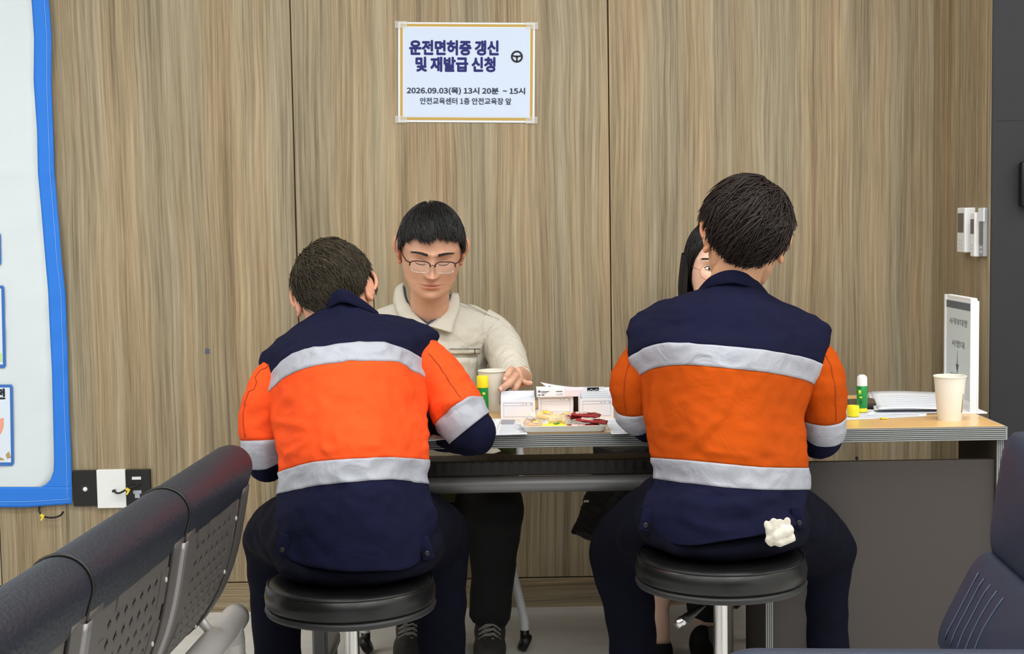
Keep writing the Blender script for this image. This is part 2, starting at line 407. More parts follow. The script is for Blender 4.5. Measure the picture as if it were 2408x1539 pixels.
text('date_line', '2026.09.03(목) 13시 20분  ~ 15시', M_tdark, notice, npt(1096, 214, .0056), width=S(274, WY), height=S(16.5, WY), xdir=nX, ydir=nZ, bold=.010)
text('place_line', '안전교육센터 1층 안전교육장 앞', M_tdark, notice, npt(1095.5, 237, .0056), width=S(212, WY), height=S(15, WY), xdir=nX, ydir=nZ, bold=.006)
wc = npt(1214, 134, .0060); q = G()
q.tube([wc + nX*(.0155*math.cos(a)) + nZ*(.0155*math.sin(a)) for a in np.linspace(0, 2*math.pi, 29)], .0028, 6, caps=False)
q.ell(wc, (.005, .002, .004), 10, 6)
for a in (.2, math.pi-.2, -math.pi/2): q.tube([wc, wc + nX*(.015*math.cos(a)) + nZ*(.015*math.sin(a))], .0024, 6)
obj('steering_wheel_print', q, M_black, notice)
M_clear = mat('clear_tape', (236, 238, 236), .2, alpha=.25)
for cx, cy in ((945, 62), (1249, 63), (945, 280), (1249, 280)):
    obj('clear_tape', G().prism([npt(cx-14,cy+8,.0062), npt(cx+14,cy+8,.0062), npt(cx+14,cy-8,.0062), npt(cx-14,cy-8,.0062)], (0,0,0), (0,-.0002,0)), M_clear, notice, smooth=False)

# --- wall plates and cables
def wplate(x0, y0, x1, y1, th, m, name, label, group=None):
    a = P(x0, y1, WY); b = P(x1, y0, WY); t = thing(name, label, 'wall plate', a, group)
    obj('plate', G().box((a.x, WY-th, a.z), (b.x, WY+.0001, b.z)), m, t, smooth=False, bevel=.0015)
    return t
M_screen = mat('grey_port', (170, 178, 190), .3)
t = wplate(176, 1105, 236, 1190, .012, M_black, 'antenna_plate', 'black square wall plate with a round white socket beside the banner')
c = P(204, 1149, WY); obj('socket_face', G().box((c.x-.014, WY-.0135, c.z-.012), (c.x+.014, WY-.011, c.z+.012)), mat('socket_dark', (34,34,36), .4), t, smooth=False, bevel=.001)
obj('socket', G().lathe([(.007, 0), (.007, .004), (.004, .006), (.002, .006)], M=Matrix.Translation((c.x, WY-.0135, c.z)) @ Matrix.Rotation(math.pi/2, 4, 'X')), M_white, t)
t = wplate(233, 1103, 297, 1194, .015, M_white, 'blank_wall_plate', 'white blank wall plate between two black plates')
c = P(270, 1153, WY); obj('cable_hole', G().lathe([(.004, 0), (.004, .003)], M=Matrix.Translation((c.x, WY-.015, c.z)) @ Matrix.Rotation(math.pi/2, 4, 'X'), seg=14), M_black, t)
t = wplate(298, 1103, 355, 1188, .012, M_black, 'data_plate', 'black wall plate with data sockets and a small white label')
for (x0, y0, x1, y1, m) in ((313,1120,334,1127,M_paper), (316,1152,335,1160,M_screen), (320,1160,331,1170,M_screen), (323,1132,332,1142,mat('socket_dark',(34,34,36)))):
    a = P(x0, y1, WY); b = P(x1, y0, WY); obj('socket' if m is not M_paper else 'label_strip', G().box((a.x, WY-.0135, a.z), (b.x, WY-.011, b.z)), m, t, smooth=False)
M_yel = mat('yellow_tag', (226, 206, 60), .6)
def cable(name, pts, label, tagpt):
    p = [P(x, y, WY-d) for x, y, d in pts]; t = thing(name, label, 'cable', p[-1])
    obj('wire', G().tube([Vector(q) for q in cr(p, 8)], .0032, 8), M_black, t)
    c = P(tagpt[0], tagpt[1], WY-tagpt[2])
    M = Matrix.Translation(c) @ Matrix.Rotation(.6, 4, 'Y')
    obj('tie_tag', G().box((-.006, -.005, -.004), (.007, -.003, .005), M).box((.002, -.006, -.014), (.008, -.004, -.002), M), M_yel, t, smooth=False)
cable('loose_cable', [(270,1153,.015),(272,1159,.03),(282,1160,.034),(297,1152,.034),(312,1146,.03),(326,1142,.02)], 'thin black cable with yellow tag poking from the white plate', (301, 1152, .034))
cable('hanging_cable', [(92,1190,.006),(93,1205,.012),(105,1216,.02),(125,1218,.024),(142,1213,.024),(149,1204,.024)], 'short black cable with yellow tag hanging below the banner', (100, 1213, .02))
a = P(482, 832, WY); b = P(494, 820, WY)
g = G()
for k in range(4): g.box((a.x+k*.0004, WY-.0012, a.z+k*.0042), (b.x-(k%2)*.003, WY+.0001, a.z+k*.0042+.0032))
tag(obj('tape_scrap', g, mat('scrap_blue', (92, 96, 122), .7), smooth=False, base=a), 'tiny grey-blue scrap of tape stuck on the wood wall', 'tape')

# --- thermostats on the return wall
def device(name, label, x0, x1, y0, y1, th, screen, m=M_white, cover=None):
    a = PX(x0, y1, XS-th); b = PX(x1, y0, XS-th)
    ya, yb = min(a.y, b.y), max(a.y, b.y); zlo = PX((x0+x1)/2, y1, XS-th).z; zhi = PX((x0+x1)/2, y0, XS-th).z
    t = thing(name, label, 'thermostat', (XS, (ya+yb)/2, zlo))
    obj('case', G().box((XS-th, ya, zlo), (XS+.0005, yb, zhi)), m, t, bevel=.003, smooth=False)
    H = zhi-zlo; W = yb-ya
    s0, s1 = screen
    obj('screen', G().box((XS-th-.0012, ya+.14*W, zlo+s0*H), (XS-th+.001, yb-.12*W, zlo+s1*H)), mat('lcd_grey', (96, 94, 90), .3), t, smooth=False)
    for k in range(3):
        for j in range(2):
            zc = zlo + (.1+.09*k)*H; yc = ya + (.35+.3*j)*W
            obj('button', G().box((XS-th-.001, yc-.08*W, zc-.018*H), (XS-th+.001, yc+.08*W, zc+.018*H)), mat('button_grey', (196, 200, 206), .5), t, smooth=False)
    return t
device('thermostat', 'largest white wall thermostat with a tall grey screen above the white sign', 2250, 2269, 489, 594, .030, (.45, .88))
device('narrow_thermostat', 'narrow white wall controller between the large thermostat and the grey switch cover', 2281, 2292, 500, 604, .022, (.52, .85))
t = device('grey_wall_controller', 'grey wall controller with a white printed strip, nearest the dark column', 2301, 2313, 489, 604, .012, (.25, .70), mat('cover_grey', (150, 154, 160), .5))
a = PX(2301, 521, XS-.014); b = PX(2314, 489, XS-.014)
obj('label_strip', G().box((XS-.0150, min(a.y,b.y), a.z), (XS-.0125, max(a.y,b.y), b.z)), M_paper, t, smooth=False)
a = P(2393, 487, YP); b = P(2440, 380, YP)
t = thing('door_reader', 'black access reader mounted on the charcoal column', 'card reader', (a.x, YP, a.z))
obj('case', G().box((a.x, YP-.03, a.z), (b.x, YP+.0005, b.z)), M_black, t, bevel=.008, seg=3)
obj('face', G().box((a.x+.006, YP-.0315, a.z+.012), (b.x-.006, YP-.029, b.z-.012)), mat('reader_gloss', (8,8,10), .1), t, smooth=False, bevel=.001)
obj('mark', G().box((a.x+.009, YP-.0325, a.z+.07), (a.x+.016, YP-.031, a.z+.0725)), M_screen, t, smooth=False)

# ================================================================== TABLES
TZ = .715; TY = 3.25; TB = 3.86; XT0, XT1, XD1 = -.62, .577, 1.153
M_desk = mat('beech_laminate', (222, 178, 116), .3, var=((14, 3, 3), .06, 4), coat=.2)
M_panel = mat('modesty_grey', (61, 56, 54), .65, bump=(700, .12, .0006))
M_dark = mat('dark_steel', (38, 37, 36), .5); M_grey = mat('grey_tube', (112, 113, 115), .4, metal=.3)
def ribbed(name, parent, x0, x1, z0, z1, y, n=7):
    """ribbed rubber edging: strips standing proud on a dark backing, running along x"""
    obj(name, G().box((x0, y-.004, z0), (x1, y, z1)), M_ribd, parent, smooth=False)
    h = (z1-z0)/n
    for k in range(n):
        obj('rib', G().box((x0, y-.0065, z0+h*k+h*.18), (x1, y-.0035, z0+h*k+h*.82)), M_rib, parent, smooth=False, bevel=.0008)
def ribbed_v(name, parent, x0, x1, z0, z1, y, n=4):
    obj(name, G().box((x0, y-.004, z0), (x1, y, z1)), M_ribd, parent, smooth=False)
    h = (x1-x0)/n
    for k in range(n):
        obj('rib', G().box((x0+h*k+h*.18, y-.0065, z0), (x0+h*k+h*.82, y-.0035, z1)), M_rib, parent, smooth=False)
ft = thing('folding_table', 'long folding table with dark ribbed edge and grey crossbar between the two pairs', 'table', (-.02, (TY+TB)/2, 0))
obj('table_top', G().box((XT0, TY+.004, TZ-.030), (XT1, TB, TZ)), M_desk, ft, smooth=False, bevel=.001)
ribbed('edge_band', ft, XT0, XT1, TZ-.033, TZ-.001, TY+.004)
zs1 = P(1300, 1084, 3.36).z; zs0 = P(1300, 1118, 3.36).z
obj('under_shelf', G().box((XT0+.07, 3.36, zs0), (XT1-.05, 3.378, zs1)).box((XT0+.07, 3.378, zs0), (XT1-.05, 3.62, zs0+.008)), M_dark, ft, smooth=False, bevel=.002)
for k in range(46):
    x = XT0+.08 + k*(XT1-XT0-.14)/46
    obj('shelf_rib', G().box((x, 3.357, zs0+.01), (x+.008, 3.361, zs1-.004)), M_black, ft, smooth=False)
zc = P(1300, 1138, 3.36).z
obj('crossbar', G().tube([(XT0+.07, 3.36, zc), (XT1-.03, 3.36, zc)], .020, 20), M_grey, ft, angle=40)
for px in (752, 1713):
    x = P(px, 1480, 3.56).x; w = .017 if px < 1000 else .009
    obj('leg', G().box((x-w, 3.53, .06), (x+w, 3.59, TZ-.03)), M_grey if px < 1000 else mat('leg_beige', (176, 168, 156), .4), ft, bevel=.006, smooth=False)
    obj('foot', G().box((x-.02, 3.28, .05), (x+.02, 3.82, .085)), M_grey, ft, bevel=.008, smooth=False)
    for yy in (3.30, 3.80):
        obj('caster', G().lathe([(.025,-.01),(.025,.01)], M=Matrix.Translation((x, yy, .025)) @ Matrix.Rotation(math.pi/2, 4, 'Y'), seg=18), M_black, ft)
dk = thing('desk', 'beech-topped desk with grey modesty panel beside the charcoal column', 'desk', ((XT1+XD1)/2, (TY+TB)/2, 0))
obj('desk_top', G().box((XT1+.002, TY+.004, TZ-.030), (XD1-.004, TB, TZ)), M_desk, dk, smooth=False, bevel=.001)
ribbed('edge_band', dk, XT1+.002, XD1, TZ-.033, TZ-.001, TY+.004)
obj('end_band', G().box((XD1-.004, TY-.002, TZ-.033), (XD1, TB, TZ-.001)), M_rib, dk, smooth=False)
lx0 = P(2343, 1070, TY+.02).x; lx1 = P(2360, 1070, TY+.02).x
mx0 = P(1800, 1470, TY+.02).x; mx1 = P(1818, 1470, TY+.02).x
for a, b in ((mx0, mx1), (lx0, lx1)):
    obj('leg_panel', G().box((a, TY+.024, 0), (b, TY+.30, TZ-.033)), M_panel, dk, smooth=False)
    ribbed_v('leg_edge', dk, a, b, 0, TZ-.033, TY+.024)
zp = P(2150, 1083, TY+.035).z
obj('modesty_panel', G().box((mx1, TY+.03, .04), (lx0, TY+.048, zp)), M_panel, dk, smooth=False, bevel=.0015)
c = P(2015, 1078, TY+.04); obj('cable_clip', G().ell(c, (.004, .004, .004), 10, 6).tube([c, c+Vector((.003, 0, -.012))], .0012, 6), M_black, dk)

# ================================================================== STOOLS
def stool(px, yr, label, lever):
    """px: centre pixel of the seat, yr: pixel row of the bottom front rim"""
    Y = 3.0; c0 = P(px, yr, Y-.18); x = P(px, yr, Y).x; zb = c0.z
    t = thing('round_stool', label, 'stool', (x, Y, 0), 'black round stools')
    R = .1835
    obj('seat_cushion', G().lathe([(.05, zb+.012), (R-.006, zb+.012), (R, zb+.02), (R+.002, zb+.036), (R-.001, zb+.052), (R-.006, zb+.060), (R-.012, zb+.0645), (R-.03, zb+.068), (R-.08, zb+.066), (.02, zb+.062), (.001, zb+.062)], (x, Y, 0), 72), M_vinyl, t)
    obj('piping', G().tube([(x+(R-.006)*math.cos(a), Y+(R-.006)*math.sin(a), zb+.0605) for a in np.linspace(0, 2*math.pi, 73)], .0028, 8, caps=False), M_vinyl, t)
    obj('rim', G().lathe([(.04, zb-.004), (R-.012, zb-.004), (R-.001, zb), (R+.002, zb+.006), (R, zb+.012), (R-.006, zb+.014)], (x, Y, 0), 72), mat('rim_rubber', (34, 35, 37), .45), t)
    obj('swivel_bracket', G().lathe([(.02, zb-.030), (.028, zb-.028), (.036, zb-.012), (.040, zb-.003)], (x, Y, 0), 14), M_black, t, smooth=False)
    obj('gas_post', G().lathe([(.0165, .14), (.0165, zb-.027)], (x, Y, 0), 24), M_chrome, t, angle=40)
    obj('post_sleeve', G().lathe([(.026, .07), (.026, .20), (.022, .205)], (x, Y, 0), 24), M_black, t, angle=40)
    for k in range(5):
        a = .3+2*math.pi*k/5; e = Vector((x+.24*math.cos(a), Y+.24*math.sin(a), .07)); s = Vector((x, Y, .10))
        l = obj('base_arm', G().tube([s, s.lerp(e, .5), e], [.02, .016, .012], 10), M_chrome, t)
        obj('caster', G().lathe([(.022, -.012), (.025, -.008), (.025, .008), (.022, .012)], M=Matrix.Translation((e.x, e.y, .025)) @ Matrix.Rotation(a, 4, 'Z') @ Matrix.Rotation(math.pi/2, 4, 'X'), seg=16), M_black, l)
        obj('caster_stem', G().tube([e, (e.x, e.y, .03)], .008, 8), M_black, l)
    if lever:
        p = [P(1655, 1425, Y-.02), P(1630, 1443, Y-.05), P(1606, 1460, Y-.08)]
        obj('height_lever', G().tube(p, [.005, .009, .010], 10), M_black, t); q = P(1592, 1470, Y-.09)
        obj('lever_tip', G().tube([p[2], p[2].lerp(q, .4), p[2].lerp(q, .5), q], [.011, .011, .008, .009], 12), M_chrome, t)
    return t, zb+.066
stA, seatA = stool(827, 1485, 'black vinyl round stool under the worker in bright orange', False)
stB, seatB = stool(1695, 1424, 'black vinyl round stool under the worker in deep orange with a glove', True)

# ================================================================== WAITING BENCH (left foreground)
M_pad = mat('bench_vinyl', (27, 33, 44), .5, bump=(130, .8, .003), var=(6, .05, 2), spec=.45)
M_bmet = mat('bench_steel', (98, 95, 93), .45, metal=.35, bump=(40, .05, .001)); M_hole = M_black
YE = 2.9; BD = Vector((.047, 1, 0)).normalized()
far = P(540, 1043, YE); BT = far.z
bench = thing('waiting_bench', 'row of black padded waiting seats with perforated grey backs, lower left', 'bench', (far.x-.2, 2.2, 0))
def bp_(X, z, s):   # X offset at the far end, height, distance from the far end towards the camera
    return Vector((far.x+X, YE, z)) - BD*s
SL = .49
def bol(n=18):   # bolster section (X, z): rounded top, flat foot
    pr = []
    for k in range(n+1):
        a = math.pi*1.06 - k*math.pi*1.12/n
        pr.append((.004+.046*math.cos(a), BT-.046+.046*math.sin(a)))
    pr += [(.036, BT-.098), (.024, BT-.112), (-.010, BT-.112), (-.030, BT-.098)]
    return pr
prof = bol()
back = [(.034, BT-.085), (.026, BT-.13), (.012, BT-.20), (-.006, BT-.26), (-.034, BT-.32), (-.075, BT-.375), (-.13, BT-.41)]
def backpt(u, s, off=0):
    a = cr(np.array(back), 8); i = u*(len(a)-1); k = int(min(i, len(a)-2)); q = a[k]+(a[k+1]-a[k])*(i-k); d = a[k+1]-a[k]; nrm = np.array([-d[1], d[0]])/np.linalg.norm(d)
    if nrm[0] < 0: nrm = -nrm
    q = q + nrm*off
    return bp_(q[0], q[1], s)
for k in range(4):
    s0 = k*SL
    rows = []
    ss = [s0, s0+.003, s0+.010, s0+.03, s0+SL-.03, s0+SL-.010, s0+SL-.003, s0+SL] if k else [s0-.004, s0, s0+.008, s0+.03, s0+SL-.03, s0+SL-.010, s0+SL-.003, s0+SL]
    sc = [.93, .97, .995, 1, 1, .995, .97, .93] if k else [.55, .85, .96, 1, 1, .995, .97, .93]
    for s, f in zip(ss, sc):
        rows.append([bp_((x-.004)*f+.004, (z-(BT-.055))*f+BT-.055, s) for x, z in prof])
    gg = G().grid(rows, closed=True); n = len(prof)
    gg.f.append(tuple(range(n))); gg.f.append(tuple(range(7*n, 8*n)))
    obj('head_bolster', gg, M_pad, bench, angle=60)
    if k < 3:
        obj('piping', G().tube([bp_((x-.004)*1.0+.004, (z-(BT-.055))*1.0+BT-.055, s0+SL) for x, z in prof[3:-2]], .0032, 6), M_black, bench)
    # perforated steel back with diamond holes
    nu, nv = 9, 13; m0, m1 = .062, SL-.075
    g = G()
    for i in range(nv):
        for j in range(nu):
            U0, U1 = .97*i/nv, .97*(i+1)/nv; V0, V1 = s0+m0+(m1-m0)*j/nu, s0+m0+(m1-m0)*(j+1)/nu
            um, vm = (U0+U1)/2, (V0+V1)/2; du, dv = (U1-U0)*.36, (V1-V0)*.24
            cc = [backpt(U0, V0), backpt(U0, V1), backpt(U1, V1), backpt(U1, V0)]
            if i < 2 or i == nv-1 or (j in (0, nu-1)): g.add(cc, [(0,1,2,3)])
            else:
                dd = [backpt(um-du, vm), backpt(um, vm+dv), backpt(um+du, vm), backpt(um, vm-dv)]
                g.add(cc+dd, [(0,1,4),(1,5,4),(1,2,5),(2,6,5),(2,3,6),(3,7,6),(3,0,7),(0,4,7)])
    obj('perforated_back', g, M_bmet, bench, smooth=False, solid=.0025)
    for a, b, off in ((s0+.002, s0+m0-.004, .006), (s0+m1+.004, s0+SL-.002, .006)):
        rows = [[backpt(u, a, .0), backpt(u, a, off), backpt(u, b, off), backpt(u, b, .0)] for u in np.linspace(0, 1, 16)]
        obj('back_frame', G().grid(rows), M_bmet, bench, angle=35, solid=.003)
    rows = [[backpt(u, s0+SL-.018, .006), backpt(u, s0+SL-.012, .011), backpt(u, s0+SL+.006, .011), backpt(u, s0+SL+.012, .006)] for u in np.linspace(.05, 1, 16)]
    obj('back_rail', G().grid(rows), mat('rail_steel', (140, 139, 140), .35, metal=.5), bench, angle=35, solid=.002)
    for u, v in ((.2, m1-.012), (.48, m1-.012), (.8, m1-.012)):
        c = backpt(u, s0+m0+.012, .003); obj('bolt', G().ell(c, (.003, .005, .005), 10, 6), M_silver, bench)
    obj('front_pad', G().grid([[backpt(u, s0+.02, -.016), backpt(u, s0+SL/2, -.018), backpt(u, s0+SL-.02, -.016)] for u in np.linspace(0, 1, 14)]), M_pad, bench, solid=.02, offset=-1)
    # seat
    rows = []
    for s in (s0+.01, s0+.025, s0+SL-.025, s0+SL-.01):
        e = .008 if s in (s0+.01, s0+SL-.01) else 0
        rows.append([bp_(x, z, s) for x, z in ((-.12, BT-.40+e*0), (-.20, BT-.395-e), (-.42, BT-.375-e), (-.49, BT-.38-e), (-.51, BT-.41), (-.49, BT-.43), (-.20, BT-.43), (-.12, BT-.42))])
    gg = G().grid(rows, closed=True); gg.f += [tuple(range(8)), tuple(range(24, 32))]
    obj('seat_pad', gg, M_pad, bench, angle=50)
bc = P(536, 1462, 3.0)
p = [Vector((bc.x, 3.0, bc.z)), Vector((bc.x, 3.0, bc.z))-BD*.02]
bx, bz = bc.x, bc.z-.012
ptsb = [Vector((bx, 3.03, .02)), Vector((bx, 3.03, bz-.07)), Vector((bx, 3.025, bz-.03)), Vector((bx-.001, 3.005, bz-.006)), Vector((bx-.003, 2.97, bz)), Vector((bx-.06, 1.6, bz)), Vector((bx-.075, 1.2, bz))]
obj('support_beam', G().tube([Vector(q) for q in cr(ptsb, 6)], .030, 20), M_silver, bench)
obj('beam_collar', G().tube([Vector((bx, 3.03, bz-.085)), Vector((bx, 3.03, bz-.075))], .0335, 20), M_silver, bench)
obj('bracket', G().tube([backpt(.8, .03), Vector((bx-.01, 2.9, bz+.01))], .010, 10), M_silver, bench)
obj('bracket', G().tube([backpt(.8, .95), Vector((bx-.05, 1.9, bz+.01))], .010, 10), M_silver, bench)
obj('leg', G().tube([Vector((bx-.06, 1.55, bz)), Vector((bx-.06, 1.55, .01))], .025, 14), M_silver, bench)
obj('leg', G().tube([Vector((bx-.25, 3.0, bz+.02)), Vector((bx-.25, 3.0, .01))], .02, 14), M_silver, bench)

# ================================================================== RIGHT FOREGROUND SEAT
M_pad2 = mat('seat_navy_vinyl', (22, 33, 54), .55, bump=(420, .3, .001), var=(7, .05, 3))
RY = 2.1; RD = Vector((.075, 1, 0)).normalized()
rs = thing('lounge_chair', 'dark blue padded seat with stitched back at the lower right corner', 'chair', (P(2300, 1500, RY).x+.1, 1.8, 0))
def slab(name, a, b, th, L, bev, parent, crown=.012):
    """padded slab: a,b = far-edge bottom/top points; extends L towards the camera, th away from the sitter (+x)"""
    a = Vector(a); b = Vector(b); up = (b-a).normalized(); nr = Vector((up.z, 0, -up.x))
    if nr.x < 0: nr = -nr
    H = (b-a).length; rows = []; a = a - nr*.012
    def sup(t, r):  # inset near rounded corners
        return t
    gf = G()
    rad = .045
    ring = []
    for (cu, cv, a0) in ((rad, rad, math.pi), (H-rad, rad, 1.5*math.pi), (H-rad, L-rad, 0), (rad, L-rad, .5*math.pi)):
        for k in range(7):
            an = a0 + k*(math.pi/2)/6
            ring.append((cu+rad*math.cos(an), cv+rad*math.sin(an)))
    cu, cv = H/2, L/2; rws = []
    for sc, d in ((.02, -crown-.004), (.5, -crown), (.8, -crown*.6), (.93, -.002), (.98, .006), (1, .018), (1, th-.018), (.98, th-.006), (.93, th), (.5, th), (.02, th)):
        rws.append([a + up*(cu+(u-cu)*sc) - RD*(cv+(v-cv)*sc) + nr*d for u, v in ring])
    gf.grid(rws, closed=True); gf.f += [tuple(range(28)), tuple(range(280, 308))]
    return obj(name, gf, M_pad2, parent)
slab('upper_back_pad', P(2334, 1298, RY), P(2380, 1004, RY), .08, .47, .03, rs)
lp0, lp1 = P(2203, 1512, RY), P(2322, 1284, RY)
low = slab('lower_back_pad', lp0, lp1, .08, .47, .03, rs)
up_ = (lp1-lp0).normalized(); nr_ = Vector((up_.z, 0, -up_.x)); Hh = (lp1-lp0).length
for k in range(5):
    v = .085+.034*k
    obj('stitch_line', G().tube([lp0 + up_*(Hh*t) - RD*v - nr_*(.0128+float(np.interp(max(abs(2*t-1), abs(v-.235)/.235), [0, .5, .8, .93, 1], [.016, .012, .0072, .002, -.008]))) for t in np.linspace(.14, .80, 10)], .0011, 5), mat('stitch_navy', (74, 84, 108), .6), low)
slab('seat_pad', (lp0.x-.42, RY, .43), (lp0.x+.03, RY, .41), .08, .47, .03, rs)
for s in (.06, .42):
    obj('frame', G().tube([lp1+nr_*.09-RD*s, lp0+nr_*.09-RD*s, Vector((lp0.x+.02, RY-s, .36)), Vector((lp0.x-.2, RY-s, .34)), Vector((lp0.x-.2, RY-s, .0))], .016, 10), M_silver, rs)
# front seat back right below the lens
fb = thing('visitor_chair', 'dark padded seat back peeking in along the bottom edge', 'chair', (.5, 1.5, 0))
y1 = 1.40
zt = P(1760, 1528, y1).z
rows = []
x0 = P(1672, 1534, y1).x
for i, x in enumerate(list(np.linspace(x0, x0+.05, 8)) + [x0+.2, x0+.35, x0+.42, x0+.45, x0+.465]):
    t = min(1, (x-x0)/.05); t2 = min(1, (x0+.47-x)/.05); e = .035*(1-math.sqrt(max(0, 1-(1-t)**2))) + .035*(1-math.sqrt(max(0, 1-(1-t2)**2)))
    dz = -.010*((x-x0)/.46)
    rows.append([Vector((x, y1+.045*math.cos(a)*(1 if i else .4), zt-e+dz-.04+.04*math.sin(a))) for a in np.linspace(-.1, math.pi+.1, 14)] + [Vector((x, y1-.035, zt-.40)), Vector((x, y1+.035, zt-.40))])
gg = G().grid(rows, closed=True); gg.f += [tuple(range(16)), tuple(range(12*16, 13*16))]
obj('back_pad', gg, M_pad2, fb)
obj('seat_pad', G().box((x0+.01, y1-.48, .38), (x0+.455, y1-.03, .44)), M_pad2, fb, bevel=.025, seg=4)
for dx in (.05, .41):
    obj('leg', G().tube([(x0+dx, y1, zt-.3), (x0+dx, y1-.05, .4), (x0+dx, y1-.08, 0)], .012, 10), M_silver, fb)
    obj('leg', G().tube([(x0+dx, y1-.4, .39), (x0+dx, y1-.42, 0)], .012, 10), M_silver, fb)

# ================================================================== THINGS ON THE TABLES
M_cup = mat('cup_paper', (228, 224, 212), .7); M_cupp = mat('cup_print', (150, 142, 128), .8)
def cup(px, py, label, rot=0):
    b = PZ(px, py, TZ); t = thing('paper_cup', label, 'cup', b, 'paper cups on the tables')
    pr = [(.001, .004), (.026, .004), (.0268, .0), (.0275, .0), (.0285, .006), (.0372, .104), (.0385, .1045), (.0395, .106), (.0385, .108), (.0368, .1075), (.0362, .104), (.0276, .012), (.001, .0115)]
    obj('body', G().lathe(pr, b, 48), M_cup, t, angle=50)
    s = obj('seam_print', G().grid([[b+Vector((r*math.cos(a), r*math.sin(a), z)) for a in np.linspace(-.95+rot, -.80+rot, 4)] for r, z in ((.0302, .02), (.0330, .05), (.0342, .065))]), M_cupp, t, solid=.0002)
    return t
cup(1160, 967, 'white paper cup held by the man in the beige shirt')
cup(2233, 988, 'white paper cup standing alone near the desk corner', .15)
M_gg = mat('glue_green', (26, 140, 62), .4); M_gy = mat('glue_yellow', (246, 226, 40), .45); M_ggp = mat('glue_print', (220, 224, 70), .5); M_ggd = mat('glue_dark_print', (14, 84, 40), .5)
def ring_patch(b, r, z0, z1, a0, a1): return G().grid([[b+Vector((r*math.cos(a), r*math.sin(a), z)) for a in np.linspace(a0, a1, 6)] for z in (z0, z1)])
# capped stick beside the held cup
b = PZ(1136, 975, TZ); t = thing('glue_stick', 'capped green glue stick with yellow cap beside the held cup', 'glue stick', b, 'glue sticks')
obj('barrel', G().lathe([(.013, 0), (.0145, .002), (.0145, .072), (.012, .074)], b, 28), M_gg, t, angle=40)
obj('cap', G().lathe([(.0152, .070), (.0155, .072), (.0152, .097), (.0142, .100), (.001, .1005)], b, 28), M_gy, t, angle=40)
for z0, z1, a0, a1 in ((.052, .058, -1.6, -1.1), (.040, .048, -1.9, -1.5), (.020, .034, -1.75, -1.2)): obj('printed_mark', ring_patch(b, .0148, z0, z1, a0, a1), M_ggp, t, solid=.0002)
# open stick on the desk
b = PZ(2027, 972, TZ); t = thing('glue_stick', 'open green glue stick with white top standing on the desk papers', 'glue stick', b+Vector((0,0,.003)), 'glue sticks')
b = b+Vector((0, 0, .003))
obj('base_knob', G().lathe([(.012, 0), (.0128, .001), (.0128, .010), (.012, .011)], b, 28), M_gy, t, angle=40)
obj('barrel', G().lathe([(.0125, .010), (.0132, .011), (.0132, .066), (.0125, .067)], b, 28), M_gg, t, angle=40)
obj('white_collar', G().lathe([(.0128, .066), (.0124, .086), (.0115, .090), (.009, .0905), (.0085, .093), (.003, .0945), (.001, .0945)], b, 28), M_white, t, angle=40)
for z0, z1, a0, a1, m in ((.046, .056, -2.5, -2.0, M_ggp), (.036, .040, -2.3, -1.8, M_ggp), (.022, .034, -2.2, -1.9, M_ggd), (.060, .064, -2.6, -2.1, M_ggd)): obj('printed_mark', ring_patch(b, .0134, z0, z1, a0, a1), m, t, solid=.0002)
b = PZ(2006, 982, TZ)+Vector((0, 0, .003))
tag(obj('glue_stopper', G().lathe([(.0145, 0), (.0150, .001), (.0148, .024), (.0138, .0265), (.001, .027)], b, 28), M_gy, base=b, angle=40), 'loose yellow glue stick cap on the desk papers', 'cap')

# paper trays / boxes
M_box = mat('box_white', (238, 240, 248), .7); M_lineg = mat('box_line', (176, 182, 198), .8); M_boxi = mat('box_inside_grey', (150, 152, 160), .7)
def obox(name, label, x0, x1, yb, h, dep, group='white card boxes on the table', skew=0):
    a = PZ(x0, yb, TZ); b2 = PZ(x1, yb, TZ); Y = (a.y+b2.y)/2; X0, X1 = a.x, b2.x; w = .0016
    t = thing(name, label, 'box', ((X0+X1)/2, Y+dep/2, TZ), group)
    obj('front', G().box((X0, Y, TZ), (X1, Y+w, TZ+h)), M_box, t, smooth=False)
    obj('rear', G().box((X0, Y+dep-w, TZ), (X1, Y+dep, TZ+h+.012)), M_box, t, smooth=False)
    obj('side', G().box((X0, Y+w, TZ), (X0+w, Y+dep-w, TZ+h+.004)), M_box, t, smooth=False); obj('side', G().box((X1-w, Y+w, TZ), (X1, Y+dep-w, TZ+h)), M_box, t, smooth=False)
    obj('bottom', G().box((X0+w, Y+w, TZ), (X1-w, Y+dep-w, TZ+w)), M_box, t, smooth=False)
    q = G(); e = .0004
    for (u0, v0, u1, v1) in ((.08, .88, .92, .90), (.08, .74, .92, .755), (.08, .14, .92, .155), (.08, .14, .088, .9), (.912, .14, .92, .9), (.62, .80, .66, .84), (.72, .80, .76, .85), (.86, .79, .92, .84)):
        q.box((X0+(X1-X0)*u0, Y-e, TZ+h*v0), (X0+(X1-X0)*u1, Y+e, TZ+h*v1))
    obj('printed_lines', q, M_lineg, t, smooth=False)
    return t, X0, X1, Y
bt, X0, X1, Y1 = obox('card_box', 'open white card box with leaflets, nearest the held cup', 1178, 1259, 987, .047, .11)
lf = G(); a = Vector((X0+.022, Y1+.012, TZ+.040)); b2 = Vector((X1-.005, Y1+.014, TZ+.040))
lf.prism([a, b2, b2+Vector((0, .004, .020)), a+Vector((.006, .003, .008))], (0,0,0), (0,.0008,0))
tag(obj('leaflet', lf, M_paper, smooth=False, base=a), 'white leaflet leaning out of the leftmost card box', 'leaflet')
text('print', '신청안내', M_gg, bpy.data.objects['leaflet'], a+Vector((.062, .0022, .016)), width=.018, xdir=(1, 0, .16), ydir=(0, .12, 1))
bt2, _, _, Y2 = obox('card_box', 'middle white card box under the flat printed carton', 1266, 1348, 975, .046, .10)
